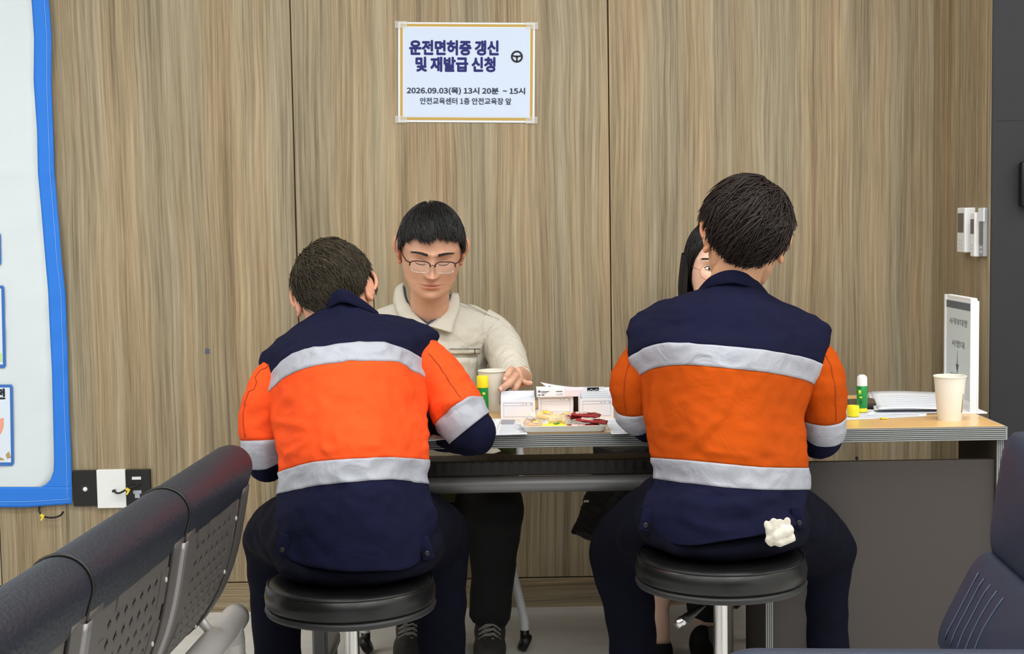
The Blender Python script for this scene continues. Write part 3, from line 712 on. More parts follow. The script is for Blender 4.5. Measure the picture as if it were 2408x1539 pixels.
bt3, U0, U1, Y3 = obox('card_box', 'white card box beside the sleeve of the right worker', 1364, 1443, 985, .050, .10)
# flat carton on top
c0 = P(1262, 945, Y2-.012); c1 = P(1378, 943, Y2-.012)
zz = TZ+.0465
t = thing('flat_carton', 'slim white and pink printed carton lying across the middle box', 'carton', (c0.x+.05, Y2+.03, zz))
hA = .020
obj('carton', G().box((c0.x, Y2-.012, zz), (c0.x+.072, Y2+.05, zz+hA)), M_box, t, smooth=False, bevel=.0006)
obj('carton_sleeve', G().box((c0.x+.072, Y2-.011, zz), (c1.x, Y2+.05, zz+hA*.86)), mat('carton_pink', (232, 220, 228), .7), t, smooth=False, bevel=.0006)
obj('open_end', G().box((c0.x-.0006, Y2-.008, zz+.002), (c0.x+.0008, Y2+.045, zz+hA-.002)), M_boxi, t, smooth=False)
q = G(); yy = Y2-.0124
for (x0_, z0_, w_, h_) in ((.004, .012, .006, .005), (.012, .013, .020, .002), (.012, .010, .014, .0012), (.004, .004, .006, .003), (.013, .004, .007, .003), (.050, .013, .016, .002)):
    q.box((c0.x+x0_, yy, zz+z0_), (c0.x+x0_+w_, yy+.0008, zz+z0_+h_))
obj('printed_marks', q, M_ink, t, smooth=False)
text('printed_word', 'CLIPS', M_ink, t, (c0.x+.059, Y2-.0122, zz+.0065), width=.016, height=.0045)
# marker between boxes
b = Vector(((P(1356, 968, Y2+.0).x), Y2+.02, TZ))
t = thing('black_marker', 'black marker pen standing between two white boxes', 'marker', b)
obj('barrel', G().lathe([(.006, 0), (.0068, .001), (.0068, .034), (.006, .036)], b, 18), M_black, t, angle=40)
obj('cap', G().lathe([(.0072, .030), (.0072, .056), (.006, .058), (.001, .058)], b, 18), mat('marker_cap', (46, 44, 46), .3), t, angle=40)
# curled form and folded stack behind the boxes
def sheet_curve(name, label, cat, corners, y, m, lift, th=.0012, group=None):
    """corners: left/right pixel pairs of near and far edge"""
    (nl, nr2, fl, fr) = corners
    rows = []
    for k in range(8):
        t_ = k/7; r = []
        for j in range(14):
            u = j/13; n_ = Vector(nl).lerp(Vector(nr2), u); f_ = Vector(fl).lerp(Vector(fr), u); q_ = n_.lerp(f_, t_); q_.z += lift(u, t_); r.append(q_)
        rows.append(r)
    return tag(obj(name, G().grid(rows), m, base=Vector(nl), solid=th, offset=0), label, cat, group)
Yf = 3.60
cf = sheet_curve('curled_form', 'white printed form curling up behind the card boxes', 'paper', (P(1300, 921, Yf), P(1440, 921, Yf), P(1270, 903, Yf+.06), P(1437, 911, Yf+.08)), 0, M_paper, lambda u, t: .003*math.sin(u*3.1)*0 - .006*math.sin(math.pi*u)*t + (.004*(1-u)**2)*t)
q = G()
for (px, py, w, h) in ((1288, 912, 8, 5), (1300, 915, 9, 6), (1335, 916, 4, 3), (1345, 916, 12, 2), (1368, 917, 8, 3), (1395, 916, 20, 2), (1422, 917, 8, 3)):
    a = P(px, py, Yf+.028); q.box((a.x, a.y-.012, a.z), (a.x+S(w, Yf), a.y-.011, a.z+S(h, Yf)))
obj('printed_marks', q, M_ink, cf, smooth=False)
st = thing('booklet_stack', 'stack of white booklets with a black patterned cover in the right box', 'booklets', (U0+.04, Y3+.05, TZ+.0017))
for k in range(5):
    obj('booklet', G().box((U0+.006+.001*(k%2), Y3+.006+k*.014, TZ+.0017), (U1-.012-.001*(k%3), Y3+.010+k*.014, TZ+.050+.003*k)), M_paper, st, smooth=False)
obj('black_cover', G().box((U0+.012, Y3+.064, TZ+.040), (U1-.018, Y3+.0665, TZ+.072)), M_paper, st, smooth=False)
obj('cover_panel', G().box((U0+.022, Y3+.0625, TZ+.054), (U1-.032, Y3+.0642, TZ+.071)), M_black, st, smooth=False)
q = G()
for k in range(5):
    c = Vector((U0+.026+k*.0066, Y3+.062, TZ+.060+(k%2)*.003)); q.tube([c+Vector((.0028*math.cos(a), 0, .0034*math.sin(a))) for a in np.linspace(0, 5.4, 12)], .0006, 5)
obj('cover_pattern', q, M_paper, st)
# tray
tb0 = PZ(1236, 1022, TZ); tb1 = PZ(1424, 1020, TZ); Yt = tb0.y+.006; tx0, tx1 = tb0.x-.006, tb1.x+.004; td = .12
tray = thing('snack_tray', 'white plastic tray of wrapped snacks near the table edge', 'tray', ((tx0+tx1)/2, Yt+td/2, TZ))
def rrect(x0, y0, x1, y1, r, z, n=5):
    o_ = []
    for cx, cy, a0 in ((x0+r, y0+r, math.pi), (x1-r, y0+r, 1.5*math.pi), (x1-r, y1-r, 0), (x0+r, y1-r, .5*math.pi)):
        for k in range(n+1): a = a0+k*.5*math.pi/n; o_.append(Vector((cx+r*math.cos(a), cy+r*math.sin(a), z)))
    return o_
def rr(i, z, r=.015): return rrect(tx0+i, Yt+i, tx1-i, Yt+td-i, r, z)
rings = [rr(.008, TZ+.0005, .012), rr(.003, TZ+.004), rr(0, TZ+.0145), rr(-.003, TZ+.0165), rr(-.003, TZ+.018), rr(.002, TZ+.0165), rr(.006, TZ+.005, .012), rr(.010, TZ+.003, .012)]
gg = G().grid(rings, closed=True); n = len(rings[0]); gg.f += [tuple(range(n-1,-1,-1)), tuple(range(7*n, 8*n))]
obj('dish', gg, mat('tray_white', (238, 236, 226), .4), tray, angle=45)
# snacks
M_film = mat('clear_film', (250, 248, 240), .15, alpha=.25, spec=.8); M_cy = mat('snack_yellow', (246, 196, 40), .35); M_co = mat('snack_amber', (214, 150, 50), .4)
M_red = mat('snack_red', (140, 20, 26), .42, bump=(120, .2, .001)); M_rb = mat('snack_red_label', (214, 190, 184), .35); M_lime = mat('snack_lime', (232, 226, 60), .35)
def pillow(L, Wd, H, seed, nz=.10):
    rnd = random.Random(seed); rows = []
    for i in range(15):
        u = -1+2*i/14; e = max(0, 1-abs(u)**4); k = H*.5*math.sqrt(e)*.95+.0006; w = Wd*.5*(1+.06*(abs(u) > .93)-.05*(1-abs(u)))
        row = []
        for j in range(16):
            a = 2*math.pi*j/16; ca, sa = math.cos(a), math.sin(a)
            p_ = Vector((u*L/2, w*math.copysign(abs(ca)**.7, ca), k*math.copysign(abs(sa)**.8, sa)))
            p_.z += H*nz*noise.noise(Vector((u*3+seed, ca*2.3, sa*2.)))*1.6*(.3+e); p_.y += Wd*.06*noise.noise(Vector((u*2.2, seed*3.1, a)))
            row.append(p_)
        rows.append(row)
    g_ = G().grid(rows, closed=True); g_.f += [tuple(range(16)), tuple(range(14*16, 15*16))]
    return g_
def snack(kind, label, loc, rz, ry, seed, L=.075, Wd=.034, H=.020):
    M = Matrix.Translation(loc) @ Matrix.Rotation(rz, 4, 'Z') @ Matrix.Rotation(ry, 4, 'Y')
    t = thing('wrapped_snack', label, 'snack', loc, 'wrapped snacks on the tray')
    if kind == 'y':
        inner = G().tube([M @ Vector(q_) for q_ in ((-L*.30, 0, 0), (-L*.28, 0, 0), (L*.28, 0, 0), (L*.30, 0, 0))], [H*.25, H*.42, H*.42, H*.25], 14)
        obj('filling', inner, M_cy if seed % 3 else M_co, t); obj('wrapper', G().merge(pillow(L, Wd, H*1.08, seed, .22), M), M_film, t)
        obj('wrapper_label', G().grid([[M @ Vector((x_, Wd*.36*math.cos(a_), H*.56*math.sin(a_)+.001)) for a_ in np.linspace(.5, 2.4, 7)] for x_ in (-L*.12, L*.16)]), M_cy if seed % 2 else M_paper, t, solid=.0003)
    elif kind == 'l':
        obj('wrapper', G().merge(pillow(L, Wd, H*.8, seed, .2), M), M_lime, t); obj('wrapper_print', G().grid([[M @ Vector((x_, Wd*.4*math.cos(a_), H*.47*math.sin(a_)+.0006)) for a_ in np.linspace(.6, 2.0, 6)] for x_ in (0, L*.22)]), M_gg, t, solid=.0003)
    else:
        H = H*.62; obj('wrapper', G().merge(pillow(L, Wd*1.1, H, seed, .12), M), M_red, t)
        obj('wrapper_label', G().grid([[M @ Vector((x_, Wd*.43*math.cos(a_), H*.50*math.sin(a_)+.0014)) for a_ in np.linspace(.45, 2.6, 7)] for x_ in np.linspace(-L*.34, L*.05, 4)]), M_rb, t, solid=.0003)
        obj('white_print', G().grid([[M @ Vector((x_, Wd*.3*math.cos(a_), H*.52*math.sin(a_)+.0022)) for a_ in np.linspace(.9, 1.8, 5)] for x_ in (L*.06, L*.22)]), M_paper, t, solid=.0003)
def tp(px, py, Y): return P(px, py, Y)
snack('y', 'amber snack in clear film at the left front of the tray', tp(1258, 1002, Yt+.030), .35, .05, 3, .062)
snack('y', 'pale yellow snack in clear film at the left rear of the tray', tp(1246, 994, Yt+.075), 1.0, -.05, 6, .062)
snack('y', 'clear-wrapped yellow snack lying on top of the left pile', tp(1285, 980, Yt+.05), -.22, .12, 5, .080, .040, .022)
snack('y', 'clear-wrapped yellow snack tucked under the top snack', tp(1310, 990, Yt+.045), .1, .0, 7, .066)
snack('y', 'small clear-wrapped snack at the rear middle of the tray', tp(1330, 983, Yt+.09), .6, 0, 11, .06)
snack('l', 'lime yellow packet lying at the front middle of the tray', tp(1302, 1004, Yt+.024), .15, 0, 4, .060, .034, .016)
snack('l', 'lime and white packet half under the red packets', tp(1335, 1008, Yt+.022), -.1, 0, 9, .055, .030, .014)
snack('r', 'dark red packet at the front of the tray', tp(1372, 1003, Yt+.026), -.02, .0, 2, .084, .036, .014)
snack('r', 'red and beige packet lying slanted on the red pile', tp(1392, 990, Yt+.04), -.12, .10, 8, .074, .044, .012)
snack('r', 'red packet with white print at the top rear of the pile', tp(1378, 976, Yt+.075), -.15, .06, 12, .070, .044, .014)
snack('r', 'small red packet wedged at the middle of the pile', tp(1350, 980, Yt+.085), .5, 0, 15, .05, .034, .014)

# papers lying flat on the tables
def flat(name, label, px, z, m=M_paper, lines=None, th=.0008, group='papers on the tables'):
    c = [PZ(x, y, z) for x, y in px]
    t = thing(name, label, 'paper', c[0], group)
    obj('sheet', G().prism(c, (0,0,0), (0,0,th)), m, t, smooth=False)
    if lines:
        q = G()
        for (u0, v0, u1, v1) in lines:
            def b_(u, v): return (c[0].lerp(c[1], u)).lerp(c[3].lerp(c[2], u), v)
            q.prism([b_(u0,v0), b_(u1,v0), b_(u1,v1), b_(u0,v1)], (0,0,th), (0,0,th+.0003))
        obj('printed_lines', q, M_lineg, t, smooth=False)
    return t
rl = [(.08, .08+.1*k, .92-.25*(k % 3 == 1), .115+.1*k) for k in range(9)]
flat('form_sheet', 'white printed form beside the elbow of the left worker', [(1005, 1038), (1165, 1024), (1178, 985), (1040, 995)], TZ+.0004, lines=rl)
flat('form_sheet', 'white printed form under the left end of the snack tray', [(1165, 1024), (1240, 1022), (1232, 992), (1178, 990)], TZ+.0016, lines=rl)
flat('grey_card', 'small grey card lying in front of the left card box', [(1177, 998), (1208, 998), (1212, 988), (1180, 988)], TZ+.0026, m=M_boxi, group=None)
flat('form_sheet', 'white printed form at the right end of the tray', [(1438, 1022), (1480, 1021), (1462, 985), (1422, 986)], TZ+.0004, lines=rl)
flat('form_sheet', 'broad white form under the glue stick on the desk', [(1960, 990), (2178, 980), (2180, 972), (1965, 960)], TZ+.0006, lines=rl)
flat('form_sheet', 'grey printed form under the paper stack on the desk', [(2040, 977), (2215, 972), (2215, 962), (2060, 958)], TZ+.0022, lines=rl)
ps = thing('paper_stack', 'thick stack of printed forms behind the right paper cup', 'papers', PZ(2060, 970, TZ), 'papers on the tables')
for k in range(7):
    o_ = random.Random(k); j = o_.uniform(-8, 8)
    c = [PZ(2062+j, 966-k*.5, TZ+.003+k*.0016), PZ(2252+j*.4, 964-k*.4, TZ+.003+k*.0016), PZ(2240+j*.4, 930+j*.2, TZ+.004+k*.0016), PZ(2046+j, 929+j*.2, TZ+.004+k*.0016)]
    rows = [[c[0].lerp(c[1], u).lerp(c[3].lerp(c[2], u), v) + Vector((0,0, .010*(v**3)*(k/6)+ .0015*math.sin(u*6+k)*(k/6))) for u in np.linspace(0, 1, 10)] for v in np.linspace(0, 1, 8)]
    sh = obj('sheet', G().grid(rows), M_paper, ps, solid=.0008)
    if k == 6:
        for i in range(7):
            v0 = .1+.11*i; q = [c[0].lerp(c[1], u).lerp(c[3].lerp(c[2], u), v0) + Vector((0,0,.0012+.010*v0**3+.0015*math.sin(u*6+6))) for u in np.linspace(.08, .85, 10)]
            obj('printed_line', G().tube(q, .0006, 4), M_lineg, sh)
# phone
c = [PZ(1992, 962, TZ+.004), PZ(2068, 959, TZ+.004), PZ(2064, 944, TZ+.004), PZ(1990, 947, TZ+.004)]
ph = thing('phone', 'dark phone lying behind the glue stick on the desk', 'phone', c[0])
obj('body', G().prism(c, (0,0,-.002), (0,0,.009)), mat('phone_dark', (40, 42, 40), .35), ph, smooth=False, bevel=.002)
obj('glass', G().prism([c[0].lerp(c[2], .05), c[1].lerp(c[3], .05), c[2].lerp(c[0], .05), c[3].lerp(c[1], .05)], (0,0,.009), (0,0,.0098)), mat('phone_glass', (10,10,12), .1), ph, smooth=False)
cl = PZ(2080, 985, TZ+.002)
tag(obj('yellow_clip', G().box((cl.x-.008, cl.y-.003, TZ+.0014), (cl.x+.008, cl.y+.012, TZ+.0028)), M_gy, base=cl, smooth=False), 'tiny yellow sticky flag at the edge of the desk papers', 'sticky flag')
# table sign facing left
sY0 = 3.46; sXr = P(2300, 960, sY0).x; sXl = P(2281, 960, sY0).x; zt0 = TZ+.003; ztop = P(2290, 706, sY0).z; sY1 = sY0+.21
sg = thing('display_stand', 'white upright display stand with a grey Korean notice on the desk', 'sign stand', ((sXl+sXr)/2, sY0+.1, TZ))
obj('base', G().box((sXl-.03, sY0-.004, TZ), (sXr+.022, sY1, TZ+.004)), M_white, sg, smooth=False, bevel=.001)
obj('frame', G().box((sXl, sY0, TZ+.004), (sXr-.003, sY0+.004, ztop)).box((sXl+.002, sY0+.004, TZ+.004), (sXr-.003, sY1-.012, ztop)).box((sXl-.001, sY1-.012, TZ+.004), (sXr-.003, sY1, ztop+.004)), M_white, sg, smooth=False)
obj('back_sheet', G().box((sXr-.003, sY0-.002, TZ+.004), (sXr, sY1, ztop-.003)), M_white, sg, smooth=False)
obj('top_lip', G().box((sXl+.001, sY0+.002, ztop), (sXr-.004, sY1-.004, ztop+.004)), M_white, sg, smooth=False)
M_sgr = mat('sign_grey', (196, 206, 208), .6); M_sdk = mat('sign_dark', (92, 98, 104), .7)
obj('grey_sheet', G().box((sXl+.0012, sY0+.006, TZ+.03), (sXl+.0022, sY1-.014, ztop-.008)), M_sgr, sg, smooth=False)
obj('header_band', G().box((sXl+.0006, sY0+.006, ztop-.028), (sXl+.0014, sY1-.014, ztop-.010)), M_sdk, sg, smooth=False)
ym = (sY0+sY1)/2
for body, zc_, w_ in (('사격부대명', ztop-.062, .14), ('서명대', ztop-.118, .10), ('기간 장소', TZ+.080, .12), ('안내문', TZ+.045, .10)):
    text('lettering', body, M_sdk, sg, (sXl+.0012, ym-.004, zc_), width=w_, height=.018, xdir=(0,-1,0), ydir=(0,0,1), lift=.0006)
obj('printed_arrow', G().prism([Vector((sXl+.0006, ym, ztop-.135)), Vector((sXl+.0006, ym-.003, ztop-.17)), Vector((sXl+.0006, ym-.012, ztop-.17)), Vector((sXl+.0006, ym, ztop-.195)), Vector((sXl+.0006, ym+.012, ztop-.17)), Vector((sXl+.0006, ym+.003, ztop-.17))], (0,0,0), (.0006,0,0)), M_sdk, sg, smooth=False)

# ================================================================== PEOPLE: shared builders
HZ = [.1155, .112, .10, .08, .05, .02, 0, -.02, -.045, -.07, -.09, -.105, -.113, -.1155]
HW = [.001, .022, .047, .064, .074, .078, .0785, .0775, .0745, .068, .0575, .043, .026, .002]
HF = [-.02, .022, .055, .075, .088, .0915, .089, .087, .086, .084, .082, .079, .073, .05]
HB = [-.022, -.042, -.070, -.088, -.098, -.099, -.096, -.090, -.074, -.052, -.026, 0.0, .02, .048]
def gs(x, s): return np.exp(-(x/s)**2)
def sculpt(x, z, female=False):
    ax = np.abs(x)
    d = -.0105*gs(ax-.031, .017)*gs(z+.001, .0125) + .0055*gs(ax-.031, .0135)*gs(z+.003, .0085)
    d = d + .0035*gs(z-.019, .008)*gs(ax-.028, .026)
    t = np.clip((.012-z)/.05, 0, 1); nose = np.where((z < .02) & (z > -.056), 1, 0)
    d = d + (.005+.023*t**1.2)*gs(x, .0062+.005*t)*np.where(z > -.040, 1, np.exp(-((z+.040)/.0065)**2))*np.where(z < .012, 1, np.exp(-((z-.012)/.012)**2))
    d = d + .0085*gs(ax-.0125, .0062)*gs(z+.041, .0065)
    d = d + .0045*gs(ax-.046, .02)*gs(z+.022, .018) - .003*gs(ax-.047, .016)*gs(z+.065, .022)
    d = d + .0055*gs(z+.0655, .0042)*gs(ax-.006, .016) + .0068*gs(z+.0755, .0052)*gs(x, .0165) - .0036*gs(z+.0702, .0016)*gs(x, .022)
    d = d - .0035*gs(z+.087, .006)*gs(x, .018) + .0065*gs(z+.102, .013)*gs(x, .018) - .0012*gs(z+.056, .006)*gs(x, .003)
    return d
def head_xy(phi, z):
    w = np.interp(-z, -np.array(HZ), HW); f = np.interp(-z, -np.array(HZ), HF); b = np.interp(-z, -np.array(HZ), HB)
    yc = (f+b)/2; h = (f-b)/2; e = 2/2.25
    x = w*np.sign(np.sin(phi))*np.abs(np.sin(phi))**e; y = yc + h*np.sign(np.cos(phi))*np.abs(np.cos(phi))**e
    return x, y
def front_y(x, z):
    w = np.interp(-z, -np.array(HZ), HW); f = np.interp(-z, -np.array(HZ), HF); b = np.interp(-z, -np.array(HZ), HB)
    return (f+b)/2 + (f-b)/2*max(0, 1-(abs(x)/w)**2.25)**(1/2.25) + float(sculpt(np.array(x), np.array(z)))
def make_head(lip=(.80, .45, .46), ears=True):
    nphi = 132; u = np.linspace(-math.pi, math.pi, nphi, endpoint=False); phi = u - .42*np.sin(u)
    zs = np.concatenate([[.1155, .1145, .112, .108], np.linspace(.10, .03, 16), np.linspace(.0265, -.108, 82), [-.1105, -.1125, -.114, -.1155]])
    rows = []; tint = []
    for z in zs:
        x, y = head_xy(phi, z); fr = np.clip((np.cos(phi)-.05)/.5, 0, 1); y = y + sculpt(x, z)*fr
        rows.append(np.stack([x, y, np.full_like(x, z)], 1))
        ax = np.abs(x)
        m = np.clip((gs(z+.0655, .0045)*gs(x, .020) + gs(z+.0755, .0055)*gs(x, .018)), 0, 1)*(np.cos(phi) > .3)
        ch = .5*gs(ax-.042, .02)*gs(z+.028, .02)*(np.cos(phi) > 0) + .5*gs(x, .014)*gs(z+.040, .014)*(np.cos(phi) > .3)
        c = np.ones((len(x), 4)); c[:, :3] *= 1 - m[:, None]*(1-np.array(lip)) ; c[:, :3] *= 1-ch[:, None]*np.array([.0, .10, .10]); tint.append(c)
    # blur rows a little so the profile tables do not facet
    R = np.array(rows)
    for _ in range(3):
        R[1:-1] = .25*R[:-2]+.5*R[1:-1]+.25*R[2:] if False else R[1:-1]
    g_ = G().grid([[Vector(q) for q in r] for r in R], closed=True); n = nphi
    g_.f += [tuple(range(n)), tuple(range((len(zs)-1)*n, len(zs)*n))]
    cols = [c for t in tint for c in t]
    # ears
    for s in ((-1, 1) if ears else ()):
        M = Matrix.Translation((s*.0775, -.012, -.008)) @ Matrix.Rotation(s*-.62, 4, 'Z') @ Matrix.Scale(1.2, 4) @ Matrix.Rotation(-.15, 4, 'X')
        e = G()
        e.ell((s*.004, 0, 0), (.0048, .0145, .027), 14, 10)
        rim = [Vector((s*.006, .010, -.004)), Vector((s*.009, .0145, .012)), Vector((s*.011, .009, .027)), Vector((s*.012, -.003, .031)), Vector((s*.0125, -.0145, .023)), Vector((s*.0125, -.0185, .006)), Vector((s*.0105, -.0145, -.012)), Vector((s*.008, -.007, -.026)), Vector((s*.006, .003, -.030)), Vector((s*.003, .007, -.022))]
        e.tube([Vector(q) for q in cr(rim, 4)], [.0034 if i < 28 else .0046 for i in range(37)], 8)
        e.ell((s*.003, .011, -.006), (.004, .004, .007), 8, 6)
        o_ = len(g_.v); g_.merge(e, M)
        cols += [np.array([1.02, .88, .85, 1])]*len(e.v)
    g_.c = cols
    return g_
def place(M, g_): q = G().merge(g_, M); q.c = g_.c; return q
def hmat(c, base, yaw, pitch, roll, scale=1):
    return Matrix.Translation(c) @ Matrix.Rotation(base+math.radians(yaw), 4, 'Z') @ Matrix.Rotation(-math.radians(pitch), 4, 'X') @ Matrix.Rotation(math.radians(roll), 4, 'Y') @ Matrix.Scale(scale, 4)

def make_hair(zb, n, lift, length, swirl, seed, pole=(-.03, -.45, 1), rad=(.080, .100, .106), ctr=(0, -.004, .010), thick=.0011, lump=.0, jit=.006, tiplift=.004, bias=None, cap=.75, clump=0, steps=7, messy=.22):
    """cap shell plus strands that follow the skull from the whorl downwards. zb: table azimuth(deg, 0 = face) -> lowest hair height"""
    rnd = random.Random(seed); az_t = [q[0] for q in zb]; z_t = [q[1] for q in zb]; R = np.array(rad); C = np.array(ctr); pole = np.array(pole)/np.linalg.norm(pole)
    def low(p):
        az = math.degrees(math.atan2(p[0], p[1]))
        return float(np.interp(abs(az), az_t, z_t)) + clump*noise.noise(Vector((az*.11, seed*1.7, 0)))*max(0, 1-abs(az)/75)
    def lf(d): 
        v = Vector((d[0], d[1], d[2]))
        k_ = min(1, max(0, (d[2]+.45)/.8)); return lift*(.18+.82*k_*k_*(3-2*k_)) + lump*noise.noise(v*3.1+Vector((seed, 0, 0))) + lump*.6*noise.noise(v*7+Vector((0, seed, 0)))
    def surf(d, off): d = d/np.linalg.norm(d); return C + R*d + d*off
    g_ = G()
    # cap
    na, nr = 96, 44; rows = []
    for i in range(nr):
        r = []
        for j in range(na):
            a = 2*math.pi*j/na; 
            t = i/(nr-1); zl = low((math.sin(a), math.cos(a)))
            th0 = math.acos(max(-1, min(1, (zl-C[2])/R[2]))); th = th0*t
            d = np.array([math.sin(th)*math.sin(a), math.sin(th)*math.cos(a), math.cos(th)])
            k = 1 if t < .8 else max(0, 1-((t-.8)/.2)**2)
            r.append(surf(d, lf(d)*cap*k - .003*(1-k)))
        rows.append([Vector(q) for q in r])
    g_.grid(rows, closed=True); g_.f.append(tuple(range(na)))
    # strands
    made = 0; tries = 0
    while made < n and tries < n*4:
        tries += 1
        d = np.array([rnd.gauss(0, 1) for _ in range(3)]); d /= np.linalg.norm(d)
        p = surf(d, 0)
        if p[2] < low(p)+.004: continue
        L = length*rnd.uniform(.6, 1.25); h = lf(d)*rnd.uniform(.75-messy*.3, 1.06+messy*.35); st = L/steps; pts = [surf(d, h*cap*.6)]
        sw = swirl + rnd.gauss(0, messy); tl = tiplift*rnd.uniform(-.3, 1.3)
        jz = rnd.uniform(-jit, jit)
        for k in range(steps):
            tang = d*np.dot(d, pole) - pole; nn = np.linalg.norm(tang); tang = tang/nn if nn > 1e-4 else np.array([0., 1, 0])
            if bias is not None:
                tang = tang + np.array(bias)*max(0, d[1]+.2); tang -= d*np.dot(tang, d); tang /= np.linalg.norm(tang)
            side = np.cross(d, tang); mv = tang*math.cos(sw)+side*math.sin(sw)
            d = d + mv*st/.1; d /= np.linalg.norm(d)
            q = surf(d, h*(1 if k < steps-2 else 1)+tl*((k+1)/steps)**2)
            if q[2] < low(q)+jz: break
            pts.append(q)
        if len(pts) < 3: continue
        w = [thick*(1.0-.75*(i/(len(pts)-1))**2) for i in range(len(pts))]
        g_.tube([Vector(q) for q in pts], w, 3, caps=False); made += 1
    return g_

SUB = 10
def ridged(p, sc, seed):
    w = noise.noise(Vector((p[0]*5+seed, p[1]*5, p[2]*5)))*.5
    n1 = noise.noise(Vector((p[0]*sc[0]+w+seed, p[1]*sc[1]+w, p[2]*sc[2]+w)))
    n2 = noise.noise(Vector((p[0]*sc[0]*2.1+seed+7, p[1]*sc[1]*2.1+w, p[2]*sc[2]*1.9-w)))
    return .6*n1 + (1-2.2*abs(n2))*.45
def sheet(keys, nu=61, nf=23, sub=SUB, amp=.0, seed=0, folds=(), nscale=(9, 9, 16)):
    """garment torso: each key row = (pixel points across the near side, centre depth, side depth, far thickness, drop)"""
    K = []
    for pts, Yc, Ys, T, drop in keys:
        r = resample(pts, nu); ring = []
        for i, (x, y) in enumerate(r):
            s = abs(2*i/(nu-1)-1); ring.append(P(x, y, Yc+(Ys-Yc)*s**2.3))
        a, b = ring[-1], ring[0]
        for i in range(1, nf+1):
            t_ = i/(nf+1); k = math.sin(math.pi*t_)**.55; q = a.lerp(b, t_); ring.append(q+Vector((0, T*k, -drop*k)))
        K.append([tuple(q) for q in ring])
    A = cr(np.array(K), sub)
    n = A.shape[1]
    du = np.roll(A, -1, 1)-np.roll(A, 1, 1); dv = np.gradient(A, axis=0); N = np.cross(du, dv); N /= np.linalg.norm(N, axis=2, keepdims=True)+1e-9
    # make normals point outwards
    cen = A.mean(1, keepdims=True); sg_ = np.sign(((A-cen)*N).sum(2, keepdims=True)); N *= np.where(sg_ == 0, 1, sg_)
    if amp or folds:
        F = A.reshape(-1, 3); D = np.zeros(len(F))
        if amp: D += amp*np.array([ridged(p, nscale, seed) for p in F])
        for a, b, am, w in folds: D += ridge(F, P(*a), P(*b), am, w)
        A = (F + N.reshape(-1, 3)*D[:, None]).reshape(A.shape)
    return A, N
IM = CM.inverted()
def topx(A):
    F = np.asarray(A).reshape(-1, 3); M = np.array(IM); q = F@M[:3, :3].T + M[:3, 3]
    return np.stack([W_/2 - F_*q[:, 0]/q[:, 2], H_/2 + F_*q[:, 1]/q[:, 2]], 1), F
def on_surf(A, x, y, off=0):
    q, F = topx(A); d = (q[:, 0]-x)**2+(q[:, 1]-y)**2; k = np.argsort(d)[:10]; k = k[np.argmin(F[k, 1])]
    return P(x, y, F[k, 1]-off)
def rows_g(A, a, b, N=None, off=0):
    B = A[a:b+1] + (N[a:b+1]*off if N is not None else 0)
    return G().grid([[Vector(q) for q in r] for r in B], closed=True)
def sleeve_rows(path, sub=SUB, seg=28, amp=.0, seed=0, folds=()):
    """path: (point, radius m). Returns ring rows and normals"""
    pts = cr(np.array([tuple(p) for p, r in path]), sub); rad = cr(np.array([[r] if not hasattr(r, '__len__') else [r[0]] for p, r in path]), sub)[:, 0]
    rg = rings_along([Vector(p) for p in pts], list(rad), seg); A = np.array([[tuple(q) for q in r] for r in rg]); N = A-pts[:, None, :]; N /= np.linalg.norm(N, axis=2, keepdims=True)+1e-9
    F = A.reshape(-1, 3); D = np.zeros(len(F))
    if amp: D += amp*np.array([ridged(p, (11, 11, 15), seed) for p in F])
    for a, b, am, w in folds: D += ridge(F, P(*a), P(*b), am, w)
    A = (F+N.reshape(-1, 3)*D[:, None]).reshape(A.shape)
    return A, N
def px(x, y, Y, r): return (P(x, y, Y), S(r, Y))
def generic_hand(g_, wrist, fwd, side):
    """relaxed hand lying on the table, palm down; closed capsules for a later remesh"""
    f = Vector(fwd).normalized(); s = Vector(side).normalized(); u = Vector((0, 0, 1))
    g_.tube([wrist, wrist+f*.03, wrist+f*.075, wrist+f*.09], [(.018, .026), (.016, .036), (.014, .040), (.010, .034)], 12)
    for k, (o_, L) in enumerate(((-.030, .060), (-.010, .074), (.011, .070), (.031, .055))):
        b_ = wrist+f*.075+s*o_; g_.tube([b_, b_+f*L*.45+u*.010, b_+f*L*.8+u*.002, b_+f*L-u*.006], [.0095, .009, .008, .0065], 9)
    b_ = wrist+f*.025-s*.028; g_.tube([b_, b_+f*.03-s*.025+u*.002, b_+f*.055-s*.030-u*.004], [.013, .010, .008], 9)
def body_mesh(chains, ells, hands=(), voxel=.010, extra=()):
    g_ = G()
    for pts, rad in chains: g_.tube(pts, rad, 12)
    for c, r in ells: g_.ell(c, r)
    out_ = remesh(g_, voxel, 5)
    for h in hands: h2 = remesh(h, .0036, 3); out_.add(h2.v, h2.f)
    for h in extra: out_.add(h.v, h.f)
    return out_
def finish_body(root_name, label, bm_, headg, loc, m):
    """one skin mesh: head + neck + trunk + limbs + hands"""
    n0 = len(bm_.v); bm_.c = None
    cols = [np.array([1, 1, 1, 1.])]*n0 + list(headg.c); bm_.add(headg.v, headg.f); bm_.c = cols
    o_ = obj(root_name, bm_, m, base=loc)
    return tag(o_, label, 'person')

